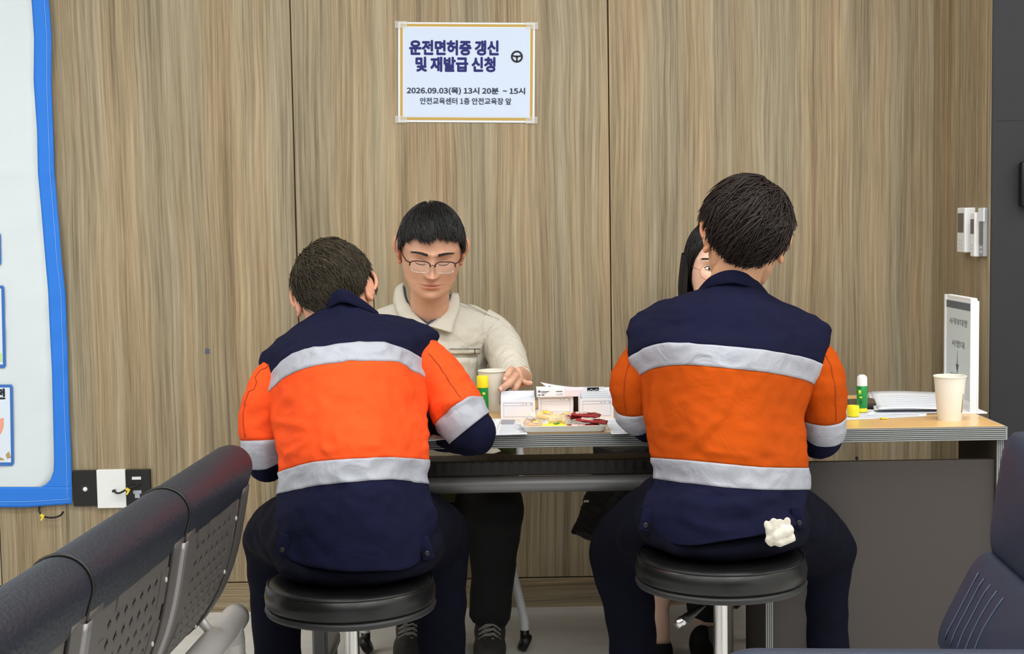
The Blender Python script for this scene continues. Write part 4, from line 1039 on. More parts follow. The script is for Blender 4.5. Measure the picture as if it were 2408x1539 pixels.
# ------------------------------------------------------------------ the two workers
def worker(label, head, hairfun, keys, collar, slL, slR, mo, legs, hip, seat, amp, folds, sfoldsL, sfoldsR, trfolds, tabs, wristL, wristR, mskin):
    hm = head
    hip = Vector(hip); hipc = hip
    neck0 = hm @ Vector((0, -.025, -.055)); neckb = P(*collar['neck'])
    chest = Vector(((neckb.x+hip.x)/2, (neckb.y+hip.y)/2+.07, (neckb.z+hip.z)/2+.08))
    ch = [([hm @ Vector((0, -.02, .0)), neck0, neckb.lerp(neck0, .45), neckb+Vector((0, .03, -.05))], [.052, .056, .056, .07]), ([neckb+Vector((0, .03, -.05)), chest, hip+Vector((0, .05, .05))], [.06, .085, .09])]
    for sl, wr in ((slL, wristL), (slR, wristR)):
        pp = [p for p, r in sl]; ch.append(([neckb+Vector((0, .05, -.08))] + [p for p in pp], [.04]+[r*.5 for p, r in sl]))
    for (kn, an), sd in zip(legs, (-1, 1)): ch.append(([hip+Vector((sd*.07, .04, .005)), Vector(kn), Vector(an)], [.06, .045, .035]))
    hands = []
    for wr, s in ((wristL, 1), (wristR, -1)):
        h = G(); generic_hand(h, Vector(wr), (.35*s, .9, 0), (s*.9, -.35, 0)); hands.append(h)
    bm_ = body_mesh(ch, [(hip, (.12, .10, .07))], hands)
    loc = Vector((hip.x, hip.y, 0))
    root = finish_body('person', label, bm_, place(hm, make_head()), loc, mskin)
    obj('hair', place(hm, hairfun[0]), hairfun[1], root)
    # jacket
    A, N = sheet(keys, amp=amp, seed=hip.x*7, folds=folds); s = SUB
    jk = obj('jacket', rows_g(A, 5*s, 8*s), mo, root, solid=.003); jk['label'] = 'orange high-visibility work jacket with navy yoke'
    obj('yoke', rows_g(A, 0, 4*s), M_navy, jk, solid=.003)
    obj('reflective_tape', rows_g(A, 4*s, 5*s, N, .0012), M_tape, jk, solid=.003); obj('reflective_tape', rows_g(A, 8*s, 9*s, N, .0012), M_tape, jk, solid=.003)
    obj('lower_panel', rows_g(A, 9*s, len(A)-1), M_navy, jk, solid=.003)
    # collar: stand plus folded leaf
    for nm, top, bot, o1, o2 in (('collar', collar['top'], collar['fold'], 0, -.010),):
        t_ = resample(top, 25); b_ = resample(bot, 25); rows = []
        for k in range(7):
            v = k/6; r = []
            for i in range(25):
                sd = abs(2*i/24-1); x_, y_ = t_[i]*(1-v)+b_[i]*v; r.append(P(x_, y_, collar['Y']+(collar['Ys']-collar['Y'])*sd**2 - .012*math.sin(v*1.6) + .006))
            rows.append(r)
        inner = [[q+Vector((0, .012+.004*k, -.004*k)) for q in rows[0]] for k in range(1, 4)][::-1]
        obj(nm, G().grid(inner+rows), M_navy, jk, solid=.004, offset=0)
    for sl, cut, fo, sd in ((slL, collar['cutL'], sfoldsL, 3), (slR, collar['cutR'], sfoldsR, 5)):
        B, BN = sleeve_rows(sl, amp=amp*1.1, seed=sd, folds=fo); a, b = cut[0]*SUB+cut[2], cut[1]*SUB+cut[3]
        sv = obj('sleeve', rows_g(B, 0, a), mo, jk, solid=.0025)
        dr = np.array([-.55 if sl is slL else .25, -.8, .25]); sm = [Vector(B[i][int(np.argmax(BN[i]@dr))])+Vector(BN[i][int(np.argmax(BN[i]@dr))])*.0006 for i in range(SUB//2, a)]
        obj('sleeve_seam', G().tube(sm, .0010, 5), mat('seam_rust', (150, 54, 14), .9), jk)
        obj('sleeve_tape', rows_g(B, a, b, BN, .0012), M_tape, jk, solid=.0025); obj('sleeve_cuff', rows_g(B, b, len(B)-1), M_navy, jk, solid=.0025)
    for x_, y_, Y_, an in tabs:
        c = on_surf(A, x_, y_); Mx = Matrix.Translation(c) @ Matrix.Rotation(an, 4, 'Y')
        obj('waist_tab', G().box((-.013, -.004, -.026), (.013, .003, .022), Mx), M_navy, jk, bevel=.003)
        obj('button', G().lathe([(.006, 0), (.006, .003), (.004, .004), (.001, .0035)], M=Mx @ Matrix.Translation((0, -.004, -.012)) @ Matrix.Rotation(math.pi/2, 4, 'X'), seg=14), M_black, jk)
    # trousers
    tg = G()
    tg.ell(hip+Vector((0, .02, -.015)), (.192, .142, .085), 32, 18); tg.ell(hip+Vector((0, .0, -.045)), (.182, .150, .045), 32, 14)
    tg.tube([hip+Vector((0, .03, 0)), hip+Vector((0, .04, .12)), hip+Vector((0, .06, .2))], [(.13, .10), (.11, .085), (.09, .07)], 20)
    for (kn, an), sd in zip(legs, (-1, 1)):
        kn = Vector(kn); an = Vector(an); h0 = hip+Vector((sd*.075, .03, .005))
        pth = cr(np.array([tuple(h0), tuple(h0.lerp(kn, .5)+Vector((0, 0, .012))), tuple(kn), tuple(kn.lerp(an, .12)+Vector((0, .008, 0))), tuple(kn.lerp(an, .55)), tuple(an+Vector((0, 0, .02)))]), 6)
        rd = cr(np.array([[.098], [.092], [.078], [.074], [.060], [.058]]), 6)[:, 0]
        tg.tube([Vector(q) for q in pth], list(rd), 20)
    tr = remesh(tg, .009, 7)
    # keep the cloth off the stool cushion
    v = np.array(tr.v); rr_ = np.hypot(v[:, 0]-hip.x, v[:, 1]-3.0); m_ = (rr_ < .178) & (v[:, 2] < seat+.002); v[m_, 2] = seat+.002; tr.v = [tuple(q) for q in v]
    wrinkle(tr, .006, (14, 14, 20), hip.x*3, [(P(*a), P(*b), am, w) for a, b, am, w in trfolds])
    v = np.array(tr.v); rr_ = np.hypot(v[:, 0]-hip.x, v[:, 1]-3.0); m_ = (rr_ < .182) & (v[:, 2] < seat+.0015) & (v[:, 2] > seat-.06); v[m_, 2] = seat+.0015; tr.v = [tuple(q) for q in v]
    obj('trousers', tr, M_navy2, root)
    for kn, an in legs:
        an = Vector(an); sg2 = G(); sg2.ell((an.x, an.y+.05, .045), (.048, .13, .045), 18, 12); sg2.ell((an.x, an.y-.01, .07), (.045, .06, .065), 14, 10); sg2.box((an.x-.045, an.y-.07, .001), (an.x+.045, an.y+.17, .025))
        obj('shoe', remesh(sg2, .007, 5), M_blackm, root)
    return root, jk

# left worker
hmA = hmat(P(787, 694, 3.37), 0, -8, 36, -14, 1.06)
zbA = [(0, .05), (45, .03), (70, .0), (78, .024), (110, .022), (120, -.04), (150, -.088), (180, -.10)]
hairA = (make_hair(zbA, 5200, .013, .045, .35, 3, pole=(-.25, -.15, 1), lump=.004, thick=.0014, tiplift=.005, jit=.010, messy=.3), M_hair_olive)
keysA = [
 ([(745,742),(775,722),(806,712),(850,722),(888,738)], 3.255, 3.31, .05, .02),
 ([(690,772),(745,754),(812,744),(895,748),(962,752)], 3.21, 3.30, .08, .03),
 ([(640,810),(715,785),(812,772),(920,772),(1005,768)], 3.14, 3.27, .10, .04),
 ([(610,846),(665,822),(735,801),(830,793),(920,793),(980,796),(1032,792)], 3.09, 3.25, .11, .05),
 ([(628,897),(670,848),(735,819),(812,809),(851,807),(903,809),(955,825),(1008,856)], 3.05, 3.21, .11, .05),
 ([(626,935),(670,889),(735,864),(812,851),(851,850),(929,853),(968,871),(1008,896)], 3.015, 3.18, .12, .05),
 ([(640,985),(700,962),(830,950),(930,952),(1003,968)], 2.95, 3.12, .12, .04),
 ([(648,1050),(735,1030),(832,1022),(929,1020),(1003,1030)], 2.90, 3.07, .12, .03),
 ([(656,1111),(735,1088),(832,1080),(929,1077),(1004,1082)], 2.88, 3.04, .12, .02),
 ([(655,1163),(735,1145),(832,1134),(929,1129),(1004,1140)], 2.866, 3.03, .12, .02),
 ([(648,1212),(735,1205),(832,1202),(929,1200),(1024,1215)], 2.845, 2.99, .13, .0),
 ([(662,1288),(700,1325),(800,1343),(900,1343),(960,1336),(1012,1298)], 2.832, 2.955, .14, .0)]
hipA = Vector((P(838, 1300, 3.0).x, 3.0, seatA+.085))
wLA = Vector((P(760, 1000, 3.42).x, 3.42, TZ+.045)); wRA = Vector((P(900, 1000, 3.42).x, 3.42, TZ+.045))
slLA = [px(668, 872, 3.24, 40), px(638, 905, 3.21, 48), px(618, 972, 3.19, 54), px(616, 1034, 3.17, 50), px(622, 1078, 3.18, 45), px(634, 1092, 3.20, 36), (P(690, 1040, 3.30), .040), (wLA, .034)]
slRA = [px(985, 842, 3.24, 58), px(1030, 893, 3.21, 61), px(1062, 940, 3.18, 62), px(1081, 972, 3.16, 65), px(1106, 1006, 3.15, 58), px(1122, 1026, 3.155, 44), (P(1085, 1022, 3.24), .045), (P(1010, 1010, 3.33), .042), (wRA, .034)]
kLA = (P(648, 1262, 3.34), Vector((P(648, 1500, 3.30).x, 3.32, .09))); kRA = (P(1032, 1262, 3.34), Vector((P(1040, 1500, 3.30).x, 3.32, .09)))
colA = dict(neck=(812, 722, 3.30), Y=3.245, Ys=3.31, top=[(744,740),(772,703),(803,681),(846,703),(888,735)], fold=[(746,748),(772,728),(806,712),(850,726),(890,742)], cutL=(3, 4, 0, 0), cutR=(3, 4, 0, 0))
foldsA = [((735,955,2.95),(960,945,2.95),-.004,.006), ((1002,985,3.1),(890,1012,2.93),.008,.008), ((1002,1020,3.08),(910,1075,2.92),.008,.008), ((658,1085,3.02),(725,1030,2.92),.008,.009), ((965,885,3.05),(935,965,2.97),.007,.010), ((640,990,3.1),(720,1000,2.95),.006,.009), ((760,1060,2.9),(900,1050,2.9),.004,.007),
          ((1000,1000,3.08),(880,1060,2.95),.006,.012), ((1003,1050,3.05),(900,1075,2.93),.007,.010), ((700,1040,2.95),(690,1090,2.93),.005,.012), ((960,900,3.06),(1005,960,3.08),.009,.014), ((650,985,3.12),(690,930,3.06),.007,.014),
          ((680,1240,2.90),(900,1245,2.84),.006,.014), ((720,1290,2.86),(980,1280,2.86),.006,.012), ((700,960,2.97),(960,955,2.95),.003,.010), ((1000,1180,3.0),(960,1300,2.9),.008,.014), ((690,1215,2.9),(760,1300,2.85),-.005,.012)]
sfLA = [((590,960,3.12),(640,1010,3.10),.006,.010), ((585,1000,3.1),(640,960,3.12),.004,.010)]
sfRA = [((1015,965,3.10),(1125,930,3.12),.010,.007), ((1010,900,3.12),(1090,1000,3.10),.004,.007), ((1020,985,3.10),(1130,950,3.12),-.008,.009), ((1040,830,3.15),(1020,930,3.12),.008,.010)]
trA = [((650,1300,2.9),(720,1385,2.85),.007,.012), ((820,1370,2.83),(700,1390,2.86),.008,.010), ((1030,1250,3.0),(1000,1350,2.9),.010,.014), ((1060,1240,3.1),(1040,1330,3.0),.008,.012), ((600,1230,3.2),(650,1330,3.1),.008,.014)]
pA, jkA = worker('worker in bright orange and navy jacket bent over the table, wearing glasses', hmA, hairA, keysA, colA, slLA, slRA, M_or1, (kLA, kRA), hipA, seatA, .0085, foldsA, sfLA, sfRA, trA, [(668, 1280, 2.905, .25), (1000, 1288, 2.91, -.3)], wLA, wRA, M_skin)
q = G()
for s in (1,):
    q.tube([hmA @ Vector(p) for p in ((s*.079, -.022, .012), (s*.081, .01, .010), (s*.080, .055, .006), (s*.072, .098, .004))], [.0018, .0015, .0014, .0014], 6)
q.tube([hmA @ Vector(p) for p in ((-.079, -.022, .012), (-.080, .055, .006), (-.072, .098, .004))], .0014, 6)
for s in (-1, 1): q.tube([hmA @ Vector((s*.036+.030*math.cos(a), .104, -.006+.019*math.sin(a))) for a in np.linspace(0, 2*math.pi, 25)], .0011, 6, caps=False)
q.tube([hmA @ Vector(p) for p in ((-.006, .106, 0), (.006, .106, 0))], .0011, 6)
obj('glasses', q, M_black, pA)

# right worker
hmB = hmat(P(1752, 560, 3.20), 0, -4, 12, 9, 1.03)
zbB = [(0, .03), (50, .01), (70, .0), (76, .028), (116, .024), (124, -.040), (150, -.068), (180, -.076)]
hairB = (make_hair(zbB, 6000, .020, .085, -.55, 8, pole=(.25, -.12, 1), lump=.009, thick=.0020, tiplift=.006, jit=.012, messy=.36), M_hair_brown)
keysB = [
 ([(1640,692),(1675,674),(1722,664),(1768,674),(1802,694)], 3.115, 3.19, .06, .02),
 ([(1556,708),(1640,694),(1722,690),(1800,699),(1872,723)], 3.09, 3.22, .08, .02),
 ([(1500,738),(1600,728),(1722,728),(1830,738),(1926,750)], 3.035, 3.21, .09, .03),
 ([(1477,770),(1550,770),(1722,772),(1870,785),(1953,777)], 3.0, 3.18, .10, .03),
 ([(1481,841),(1518,819),(1571,807),(1669,812),(1782,823),(1887,840),(1933,858)], 2.965, 3.13, .11, .03),
 ([(1503,885),(1541,866),(1609,859),(1707,866),(1820,879),(1890,894),(1914,906)], 2.95, 3.12, .11, .03),
 ([(1514,960),(1600,950),(1707,955),(1820,965),(1896,975)], 2.92, 3.09, .11, .03),
 ([(1523,1030),(1620,1025),(1707,1030),(1820,1038),(1896,1045)], 2.895, 3.06, .11, .02),
 ([(1531,1077),(1580,1080),(1631,1084),(1707,1092),(1782,1099),(1850,1101),(1902,1101)], 2.88, 3.04, .11, .02),
 ([(1536,1126),(1580,1133),(1631,1139),(1707,1147),(1782,1152),(1850,1153),(1905,1152)], 2.874, 3.04, .11, .02),
 ([(1512,1192),(1600,1208),(1707,1213),(1810,1207),(1892,1195)], 2.85, 2.99, .12, .0),
 ([(1534,1262),(1580,1278),(1631,1283),(1707,1272),(1797,1257),(1870,1237),(1893,1226)], 2.838, 2.955, .13, .0)]
hipB = Vector((P(1700, 1260, 3.0).x, 3.0, seatB+.085))
wLB = Vector((P(1630, 980, 3.42).x, 3.42, TZ+.045)); wRB = Vector((P(1800, 980, 3.42).x, 3.42, TZ+.045))
slLB = [px(1527, 830, 3.19, 48), px(1504, 868, 3.175, 54), px(1494, 905, 3.165, 58), px(1500, 962, 3.18, 53), px(1510, 985, 3.20, 48), px(1526, 1005, 3.22, 38), (P(1580, 1000, 3.30), .040), (wLB, .034)]
slRB = [px(1905, 832, 3.19, 50), px(1924, 872, 3.175, 55), px(1934, 925, 3.165, 56), px(1937, 982, 3.17, 49), px(1936, 1022, 3.19, 45), px(1926, 1042, 3.21, 36), (P(1870, 1010, 3.30), .040), (wRB, .034)]
kLB = (P(1462, 1292, 3.32), Vector((P(1500, 1500, 3.26).x, 3.30, .09))); kRB = (P(1938, 1295, 3.32), Vector((P(1952, 1500, 3.26).x, 3.30, .09)))
colB = dict(neck=(1722, 668, 3.19), Y=3.105, Ys=3.19, top=[(1640,686),(1672,652),(1720,637),(1768,652),(1803,688)], fold=[(1638,694),(1672,676),(1722,667),(1768,678),(1806,698)], cutL=(3, 4, -2, 0), cutR=(3, 4, 0, 0))
foldsB = [((1535,1060,3.0),(1620,1000,2.91),.007,.009), ((1895,1070,3.0),(1800,1060,2.9),.006,.008), ((1895,960,3.05),(1830,1010,2.93),.006,.009), ((1640,1060,2.89),(1760,1075,2.89),.004,.006),
          ((1690,985,2.91),(1620,1060,2.90),.005,.008), ((1730,900,2.94),(1690,1000,2.91),.004,.008), ((1620,950,2.93),(1640,1030,2.9),.004,.012), ((1600,1060,2.9),(1880,1085,2.92),-.004,.010), ((1790,1000,2.92),(1880,930,3.0),.004,.010),
          ((1560,1170,2.9),(1780,1200,2.86),.006,.014), ((1700,1190,2.86),(1880,1165,2.93),.006,.012), ((1560,1240,2.88),(1790,1215,2.85),-.005,.012), ((1545,890,3.05),(1530,1000,3.05),.006,.012), ((1885,910,3.05),(1880,1020,3.0),.006,.012), ((1560,1215,2.88),(1700,1250,2.84),.005,.010)]
sfLB = [((1450,900,3.1),(1510,960,3.08),.005,.010), ((1480,850,3.1),(1500,960,3.07),.003,.006)]
sfRB = [((1945,840,3.1),(1962,1000,3.08),.004,.006), ((1910,1000,3.07),(1980,940,3.1),.005,.010)]
trB = [((1600,1290,2.86),(1700,1310,2.84),.008,.012), ((1540,1260,2.9),(1600,1320,2.88),.008,.012), ((1480,1230,3.1),(1440,1330,3.15),.006,.014), ((1930,1230,3.1),(1900,1330,3.0),.009,.014), ((1960,1260,3.15),(1930,1360,3.1),.007,.014), ((1420,1440,3.2),(1500,1470,3.2),.006,.012), ((1900,1440,3.2),(2000,1430,3.2),.006,.012)]
pB, jkB = worker('dark-haired worker in deep orange and navy jacket with a glove in the back pocket', hmB, hairB, keysB, colB, slLB, slRB, M_or2, (kLB, kRB), hipB, seatB, .0066, foldsB, sfLB, sfRB, trB, [(1522, 1222, 2.93, .3), (1876, 1216, 2.895, -.15)], wLB, wRB, M_skin_dark)
# glove in the back pocket
M_gl = mat('glove_knit', (206, 202, 190), .95, bump=((500, 500, 240), .6, .002), var=(120, .1, 2)); gc = P(1832, 1262, 2.815)
gv = G(); Yg = 2.822
gv.tube([P(1806, 1278, Yg+.012), P(1826, 1262, Yg+.006), P(1846, 1250, Yg+.006), P(1860, 1244, Yg+.01)], [(.010, .012), (.014, .022), (.015, .024), (.010, .016)], 14)
gv.tube([P(1801, 1264, Yg+.01), P(1832, 1272, Yg+.004), P(1866, 1262, Yg+.01)], [(.010, .012), (.013, .022), (.010, .012)], 14)
for x0_, x1_, y1_ in ((1808, 1803, 1232), (1820, 1819, 1224), (1835, 1834, 1226), (1849, 1852, 1222)):
    gv.tube([P(x0_+2, 1256, Yg+.006), P(x0_, 1242, Yg), P(x1_, y1_, Yg-.002), P(x1_+1, y1_+8, Yg+.012)], [.0085, .0078, .0066, .006], 12)
gv = remesh(gv, .0022, 2)
tag(obj('knit_glove', gv, M_gl, base=gc), 'white knitted work glove tucked in the back pocket of the right worker', 'glove')

# ------------------------------------------------------------------ seated man behind the table
M_shirt = mat('shirt_beige', (206, 202, 190), .85, bump=((1200, 1200, 900), .25, .0005), bump2=(15, .7, .014), spec=.2, var=(10, .04, 3))
M_blk = mat('trouser_black', (16, 16, 18), .9, bump=((1200, 1200, 900), .2, .0005), bump2=(22, .4, .006))
M_inner = mat('undershirt_slate', (66, 74, 92), .85)
hmM = hmat(P(1014, 588, 3.88), math.pi, 5, 19, -3, 1.04)
zbM = [(0, .062), (20, .056), (40, .052), (52, .046), (60, .035), (70, .0), (78, .004), (84, .024), (104, .024), (118, -.04), (150, -.062), (180, -.07)]
hairM = make_hair(zbM, 5200, .014, .070, .12, 21, pole=(.10, -.35, 1), lump=.003, thick=.0012, tiplift=.003, jit=.008, bias=(-.12, 1.1, 0), clump=.022, rad=(.0755, .098, .105))
neckM = P(1010, 742, 3.99)
hipM = P(1045, 1190, 4.12)
elM = P(1216, 862, 3.93); wrM = P(1232, 887, 3.755)
hg = G()
hg.tube([wrM+Vector((.004, .03, 0)), wrM, P(1225, 887, 3.71), P(1216, 888, 3.672)], [(.020, .020), (.022, .018), (.030, .017), (.027, .014)], 14)
fr = .0092
for pts in ([(1212,880,3.672),(1204,869,3.640),(1196,878,3.607),(1187,893,3.602)], [(1214,887,3.668),(1213,884,3.632),(1198,902,3.600),(1176,916,3.598)], [(1218,893,3.670),(1221,896,3.640),(1213,912,3.616),(1207,922,3.618)], [(1222,896,3.685),(1230,899,3.665),(1240,903,3.655),(1248,902,3.652)], [(1222,886,3.72),(1206,890,3.700),(1190,894,3.690)]):
    hg.tube([Vector(q) for q in cr([tuple(P(*p)) for p in pts], 3)], [fr]*(3*(len(pts)-1)) + [fr*.82], 10)
    e = P(*pts[-1]); hg.ell(e, (fr*.82,)*3, 10, 8)
nails = G()
for (x_, y_, Y_) in ((1187, 892, 3.5945), (1177, 915, 3.5905), (1207, 921, 3.6105)): nails.ell(P(x_, y_, Y_), (.0052, .0022, .0058), 10, 6)
elM2 = P(880, 900, 3.95); wrM2 = Vector((P(900, 960, 3.72).x, 3.72, TZ+.03)); h2 = G(); generic_hand(h2, wrM2, (.3, -.95, 0), (-.95, -.3, 0))
shL, shR = P(895, 752, 4.09), P(1150, 772, 4.09)
kM1 = P(1168, 1195, 3.74); aM1 = Vector((P(1152, 1500, 3.80).x, 3.82, .09)); kM2 = P(955, 1195, 3.74); aM2 = Vector((P(965, 1500, 3.80).x, 3.84, .09))
headM = place(hmM, make_head())
bm_ = body_mesh([([hmM @ Vector((0, -.015, -.03)), hmM @ Vector((0, -.02, -.07)), neckM, neckM+Vector((0, .06, -.06))], [.052, .055, .059, .075]), ([neckM+Vector((0, .06, -.07)), hipM+Vector((0, .03, .2)), hipM], [.07, .10, .10]),
    ([neckM+Vector((0, .08, -.08)), shR, elM, wrM], [.05, .035, .028, .021]), ([neckM+Vector((0, .08, -.08)), shL, elM2, wrM2], [.05, .035, .028, .022]),
    ([hipM+Vector((.085, 0, 0)), kM1, aM1], [.065, .04, .035]), ([hipM+Vector((-.085, 0, 0)), kM2, aM2], [.065, .04, .035])], [(hipM, (.13, .1, .08))], [hg, h2])
pM = finish_body('person', 'man with glasses in a beige shirt seated behind the table holding a cup', bm_, headM, Vector((hipM.x, hipM.y, 0)), M_skin)
obj('hair', place(hmM, hairM), M_hair_black, pM)
obj('fingernails', nails, mat('nail_pink', (236, 190, 172), .35), pM)
# brows, lashes, lids
br = G(); la = G(); rnd = random.Random(4)
for s in (-1, 1):
    for k in range(260):
        u = rnd.random(); x_ = s*(.013+.038*u); z_ = .0185+.0055*math.sin(u*2.4)-.003*u+rnd.uniform(-.0036, .0036)*(1-.5*u); x2 = x_+s*.006; z2 = z_+.001-.003*u
        br.tube([hmM @ Vector((x_, front_y(x_, z_)+.0006, z_)), hmM @ Vector((x2, front_y(x2, z2)+.0012, z2))], [.0006, .0003], 4)
    la.tube([hmM @ Vector((s*x_, front_y(x_, z_)+.0006, z_)) for x_, z_ in ((.0165, -.0085), (.022, -.0105), (.030, -.0118), (.038, -.0108), (.0455, -.0075))], [.0005, .0010, .0012, .0012, .0006], 6)
    la.tube([hmM @ Vector((s*x_, front_y(x_, z_)+.0002, z_)) for x_, z_ in ((.019, .001), (.025, .0032), (.033, .0036), (.042, .001))], [.0003, .0005, .0005, .0003], 5)
obj('eyebrows', br, mat('brow_soft', (52, 42, 40), .8), pM); obj('eyelashes', la, M_hair_black, pM)
mo_ = G().tube([hmM @ Vector((x_, front_y(x_, -.0702+.0012*abs(x_/.02)**2)+.0002, -.0702+.0012*abs(x_/.02)**2)) for x_ in np.linspace(-.021, .021, 11)], [.0003]+[.0007]*9+[.0003], 5)
obj('lip_line', mo_, mat('lip_dark', (140, 78, 72), .6), pM)
# glasses
gl = G(); lens = G()
def lens_ring(s, k=1.0):
    o_ = []
    for i in range(33):
        a = 2*math.pi*i/32; ca, sa = math.cos(a), math.sin(a)
        o_.append(Vector((s*.0325+.0265*k*math.copysign(abs(ca)**.62, ca), .1085-.010*((abs(s*.0325+.0265*ca))/.06)**2, -.0085+.0165*k*math.copysign(abs(sa)**.70, sa)*(1 if sa < 0 else .92))))
    return o_
top = G(); thin = G()
for s in (-1, 1):
    R_ = lens_ring(s)
    top.tube([hmM @ q for q in R_[0:17]], .0019, 6); thin.tube([hmM @ q for q in R_[15:33]+[R_[1]]], .0007, 5)
    top.tube([hmM @ Vector(p) for p in ((s*.0575, .098, -.001), (s*.068, .090, .001), (s*.077, .06, .006), (s*.0805, .01, .012), (s*.081, -.012, .010), (s*.080, -.024, -.004))], [.0020, .0022, .0018, .0015, .0014, .0014], 6)
    thin.tube([hmM @ Vector(p) for p in ((s*.008, .1075, -.009), (s*.0095, .102, -.014), (s*.0085, .1005, -.018))], .0006, 5)
    lens.add([hmM @ q for q in R_[:32]], [tuple(range(32))])
top.tube([hmM @ Vector(p) for p in ((-.0085, .1085, -.004), (0, .1105, -.0025), (.0085, .1085, -.004))], .0011, 6)
gls = obj('glasses', top, mat('frame_brown', (58, 36, 32), .35), pM)
obj('lower_rim', thin, M_chrome, gls); obj('lens', lens, mat('lens_clear', (250, 250, 250), .02, alpha=.10, spec=.6), gls, smooth=False)
# shirt
keysM = [
 ([(934,716),(958,752),(1004,770),(1046,752),(1078,712)], 3.945, 4.03, .08, 0),
 ([(905,720),(945,762),(1004,790),(1060,768),(1115,722)], 3.935, 4.06, .10, 0),
 ([(884,735),(940,785),(1004,808),(1080,795),(1158,745)], 3.925, 4.08, .12, 0),
 ([(872,775),(940,830),(1004,842),(1080,838),(1160,805)], 3.925, 4.08, .13, 0),
 ([(880,850),(940,880),(1004,885),(1075,884),(1142,868)], 3.925, 4.06, .14, 0),
 ([(884,950),(940,962),(1004,965),(1075,964),(1140,955)], 3.935, 4.05, .14, 0),
 ([(884,1030),(940,1050),(1004,1055),(1085,1055),(1150,1035)], 3.93, 4.06, .14, 0),
 ([(878,1066),(940,1072),(1004,1074),(1100,1072),(1176,1064)], 3.89, 4.06, .14, 0)]
fM = [((1141,800,4.0),(1120,930,3.97),-.008,.012), ((1100,790,3.93),(1060,900,3.92),.005,.014), ((1130,860,3.97),(1060,960,3.93),.006,.012), ((940,800,3.93),(980,900,3.92),.005,.014), ((1010,800,3.92),(1012,1040,3.92),.004,.006), ((1140,780,4.0),(1090,860,3.94),.005,.010)]
A, N = sheet(keysM, amp=.008, seed=5, folds=fM)
A_sh = A
sh = obj('shirt', rows_g(A, 0, len(A)-1), M_shirt, pM, solid=.003)
slR_ = [(P(1128, 775, 4.09), S(52, 4.09)), (P(1165, 795, 4.08), S(48, 4.08)), (P(1188, 830, 4.02), S(46, 4.02)), (P(1200, 862, 3.94), S(43, 3.94)), (P(1212, 880, 3.86), S(34, 3.86)), (P(1224, 886, 3.79), S(22, 3.79))]
B, BN = sleeve_rows(slR_, amp=.005, seed=2, folds=[((1160,830,4.0),(1215,880,3.85),.007,.010), ((1150,790,4.05),(1190,870,3.9),.006,.010)])
obj('sleeve', rows_g(B, 0, len(B)-1), M_shirt, sh, solid=.0025)
cf_ = G().tube([P(1224, 886, 3.785), P(1228, 887, 3.765)], S(22, 3.79)+.002, 20); obj('cuff', cf_, M_shirt, sh)
q = G()
for k in range(3): c = P(1236, 878+6*k, 3.772); q.box((c.x-.006, c.y-.010, c.z), (c.x+.010, c.y-.004, c.z+.002))
obj('cuff_stitch', q, mat('cuff_grey', (96, 96, 96), .8), sh, smooth=False)
slL_ = [(P(925, 775, 4.09), S(50, 4.09)), (P(890, 800, 4.08), S(48, 4.08)), (P(876, 850, 4.02), S(46, 4.02)), (elM2, S(42, 3.95)), (wrM2+Vector((0, .03, 0)), .028)]
B, BN = sleeve_rows(slL_, amp=.004, seed=7); obj('sleeve', rows_g(B, 0, len(B)-1), M_shirt, sh, solid=.0025)
# collar leaves + undershirt + pocket
def leaf(name, inner, outer, Yi, Yo, m, parent):
    a = resample(inner, 16); b = resample(outer, 16); rows = []
    for k in range(6):
        v = k/5; r = []
        for i in range(16):
            u = i/15; x_, y_ = a[i]*(1-v)+b[i]*v; Y_ = (Yi[0]+(Yi[1]-Yi[0])*u)*(1-v)+(Yo[0]+(Yo[1]-Yo[0])*u)*v - .008*math.sin(v*math.pi)
            r.append(P(x_, y_, Y_))
        rows.append(r)
    return obj(name, G().grid(rows), m, parent, solid=.003, offset=0)
leaf('collar', [(948,664),(954,700),(976,738),(1004,764)], [(930,676),(925,712),(944,752),(972,772)], (4.01, 3.905), (4.02, 3.915), M_shirt, sh)
leaf('collar', [(1062,690),(1052,715),(1034,745),(1006,766)], [(1078,690),(1082,720),(1072,752),(1064,784)], (4.01, 3.905), (4.02, 3.915), M_shirt, sh)
leaf('undershirt', [(952,676),(958,706),(980,740),(1006,760)], [(948,672),(956,714),(984,752),(1006,770)], (4.0, 3.925), (4.0, 3.92), M_inner, sh)
leaf('undershirt', [(1056,690),(1048,714),(1030,742),(1006,760)], [(1060,694),(1052,720),(1034,752),(1006,770)], (4.0, 3.925), (4.0, 3.92), M_inner, sh)
def on_shirt(x_, y_, off=.003):
    # nearest shirt point in pixel space
    return on_surf(A_sh, x_, y_, off)
pk = G().grid([[on_shirt(x_, y_, .006) for x_ in np.linspace(1056, 1129, 10)] for y_ in (820, 824, 829, 833)]); pkt = obj('pocket', pk, M_shirt, sh, solid=.003)
obj('pocket_slit', G().tube([on_shirt(x_, 821, .009) for x_ in np.linspace(1057, 1129, 10)], .0009, 5).box(tuple(on_shirt(1116, 833, .012)), tuple(on_shirt(1117.5, 821, .009))), mat('slit_dark', (60, 56, 52), .8), pkt)
obj('pocket', G().grid([[on_shirt(x_, y_, .005) for x_ in np.linspace(1060, 1123, 10)] for y_ in np.linspace(842, 935, 8)]), M_shirt, sh, solid=.002)
obj('button', G().ell(on_shirt(1012, 806, .010), (.004, .002, .004), 10, 6).ell(on_shirt(1012, 880, .010), (.004, .002, .004), 10, 6), M_white, sh)
obj('shoulder_seam', G().tube([Vector(q) for q in cr([tuple(P(*p)) for p in ((1076,706,4.005),(1110,722,4.03),(1150,742,4.05),(1174,752,4.055))], 5)], .0012, 5), mat('seam_grey', (150, 146, 136), .8), sh)
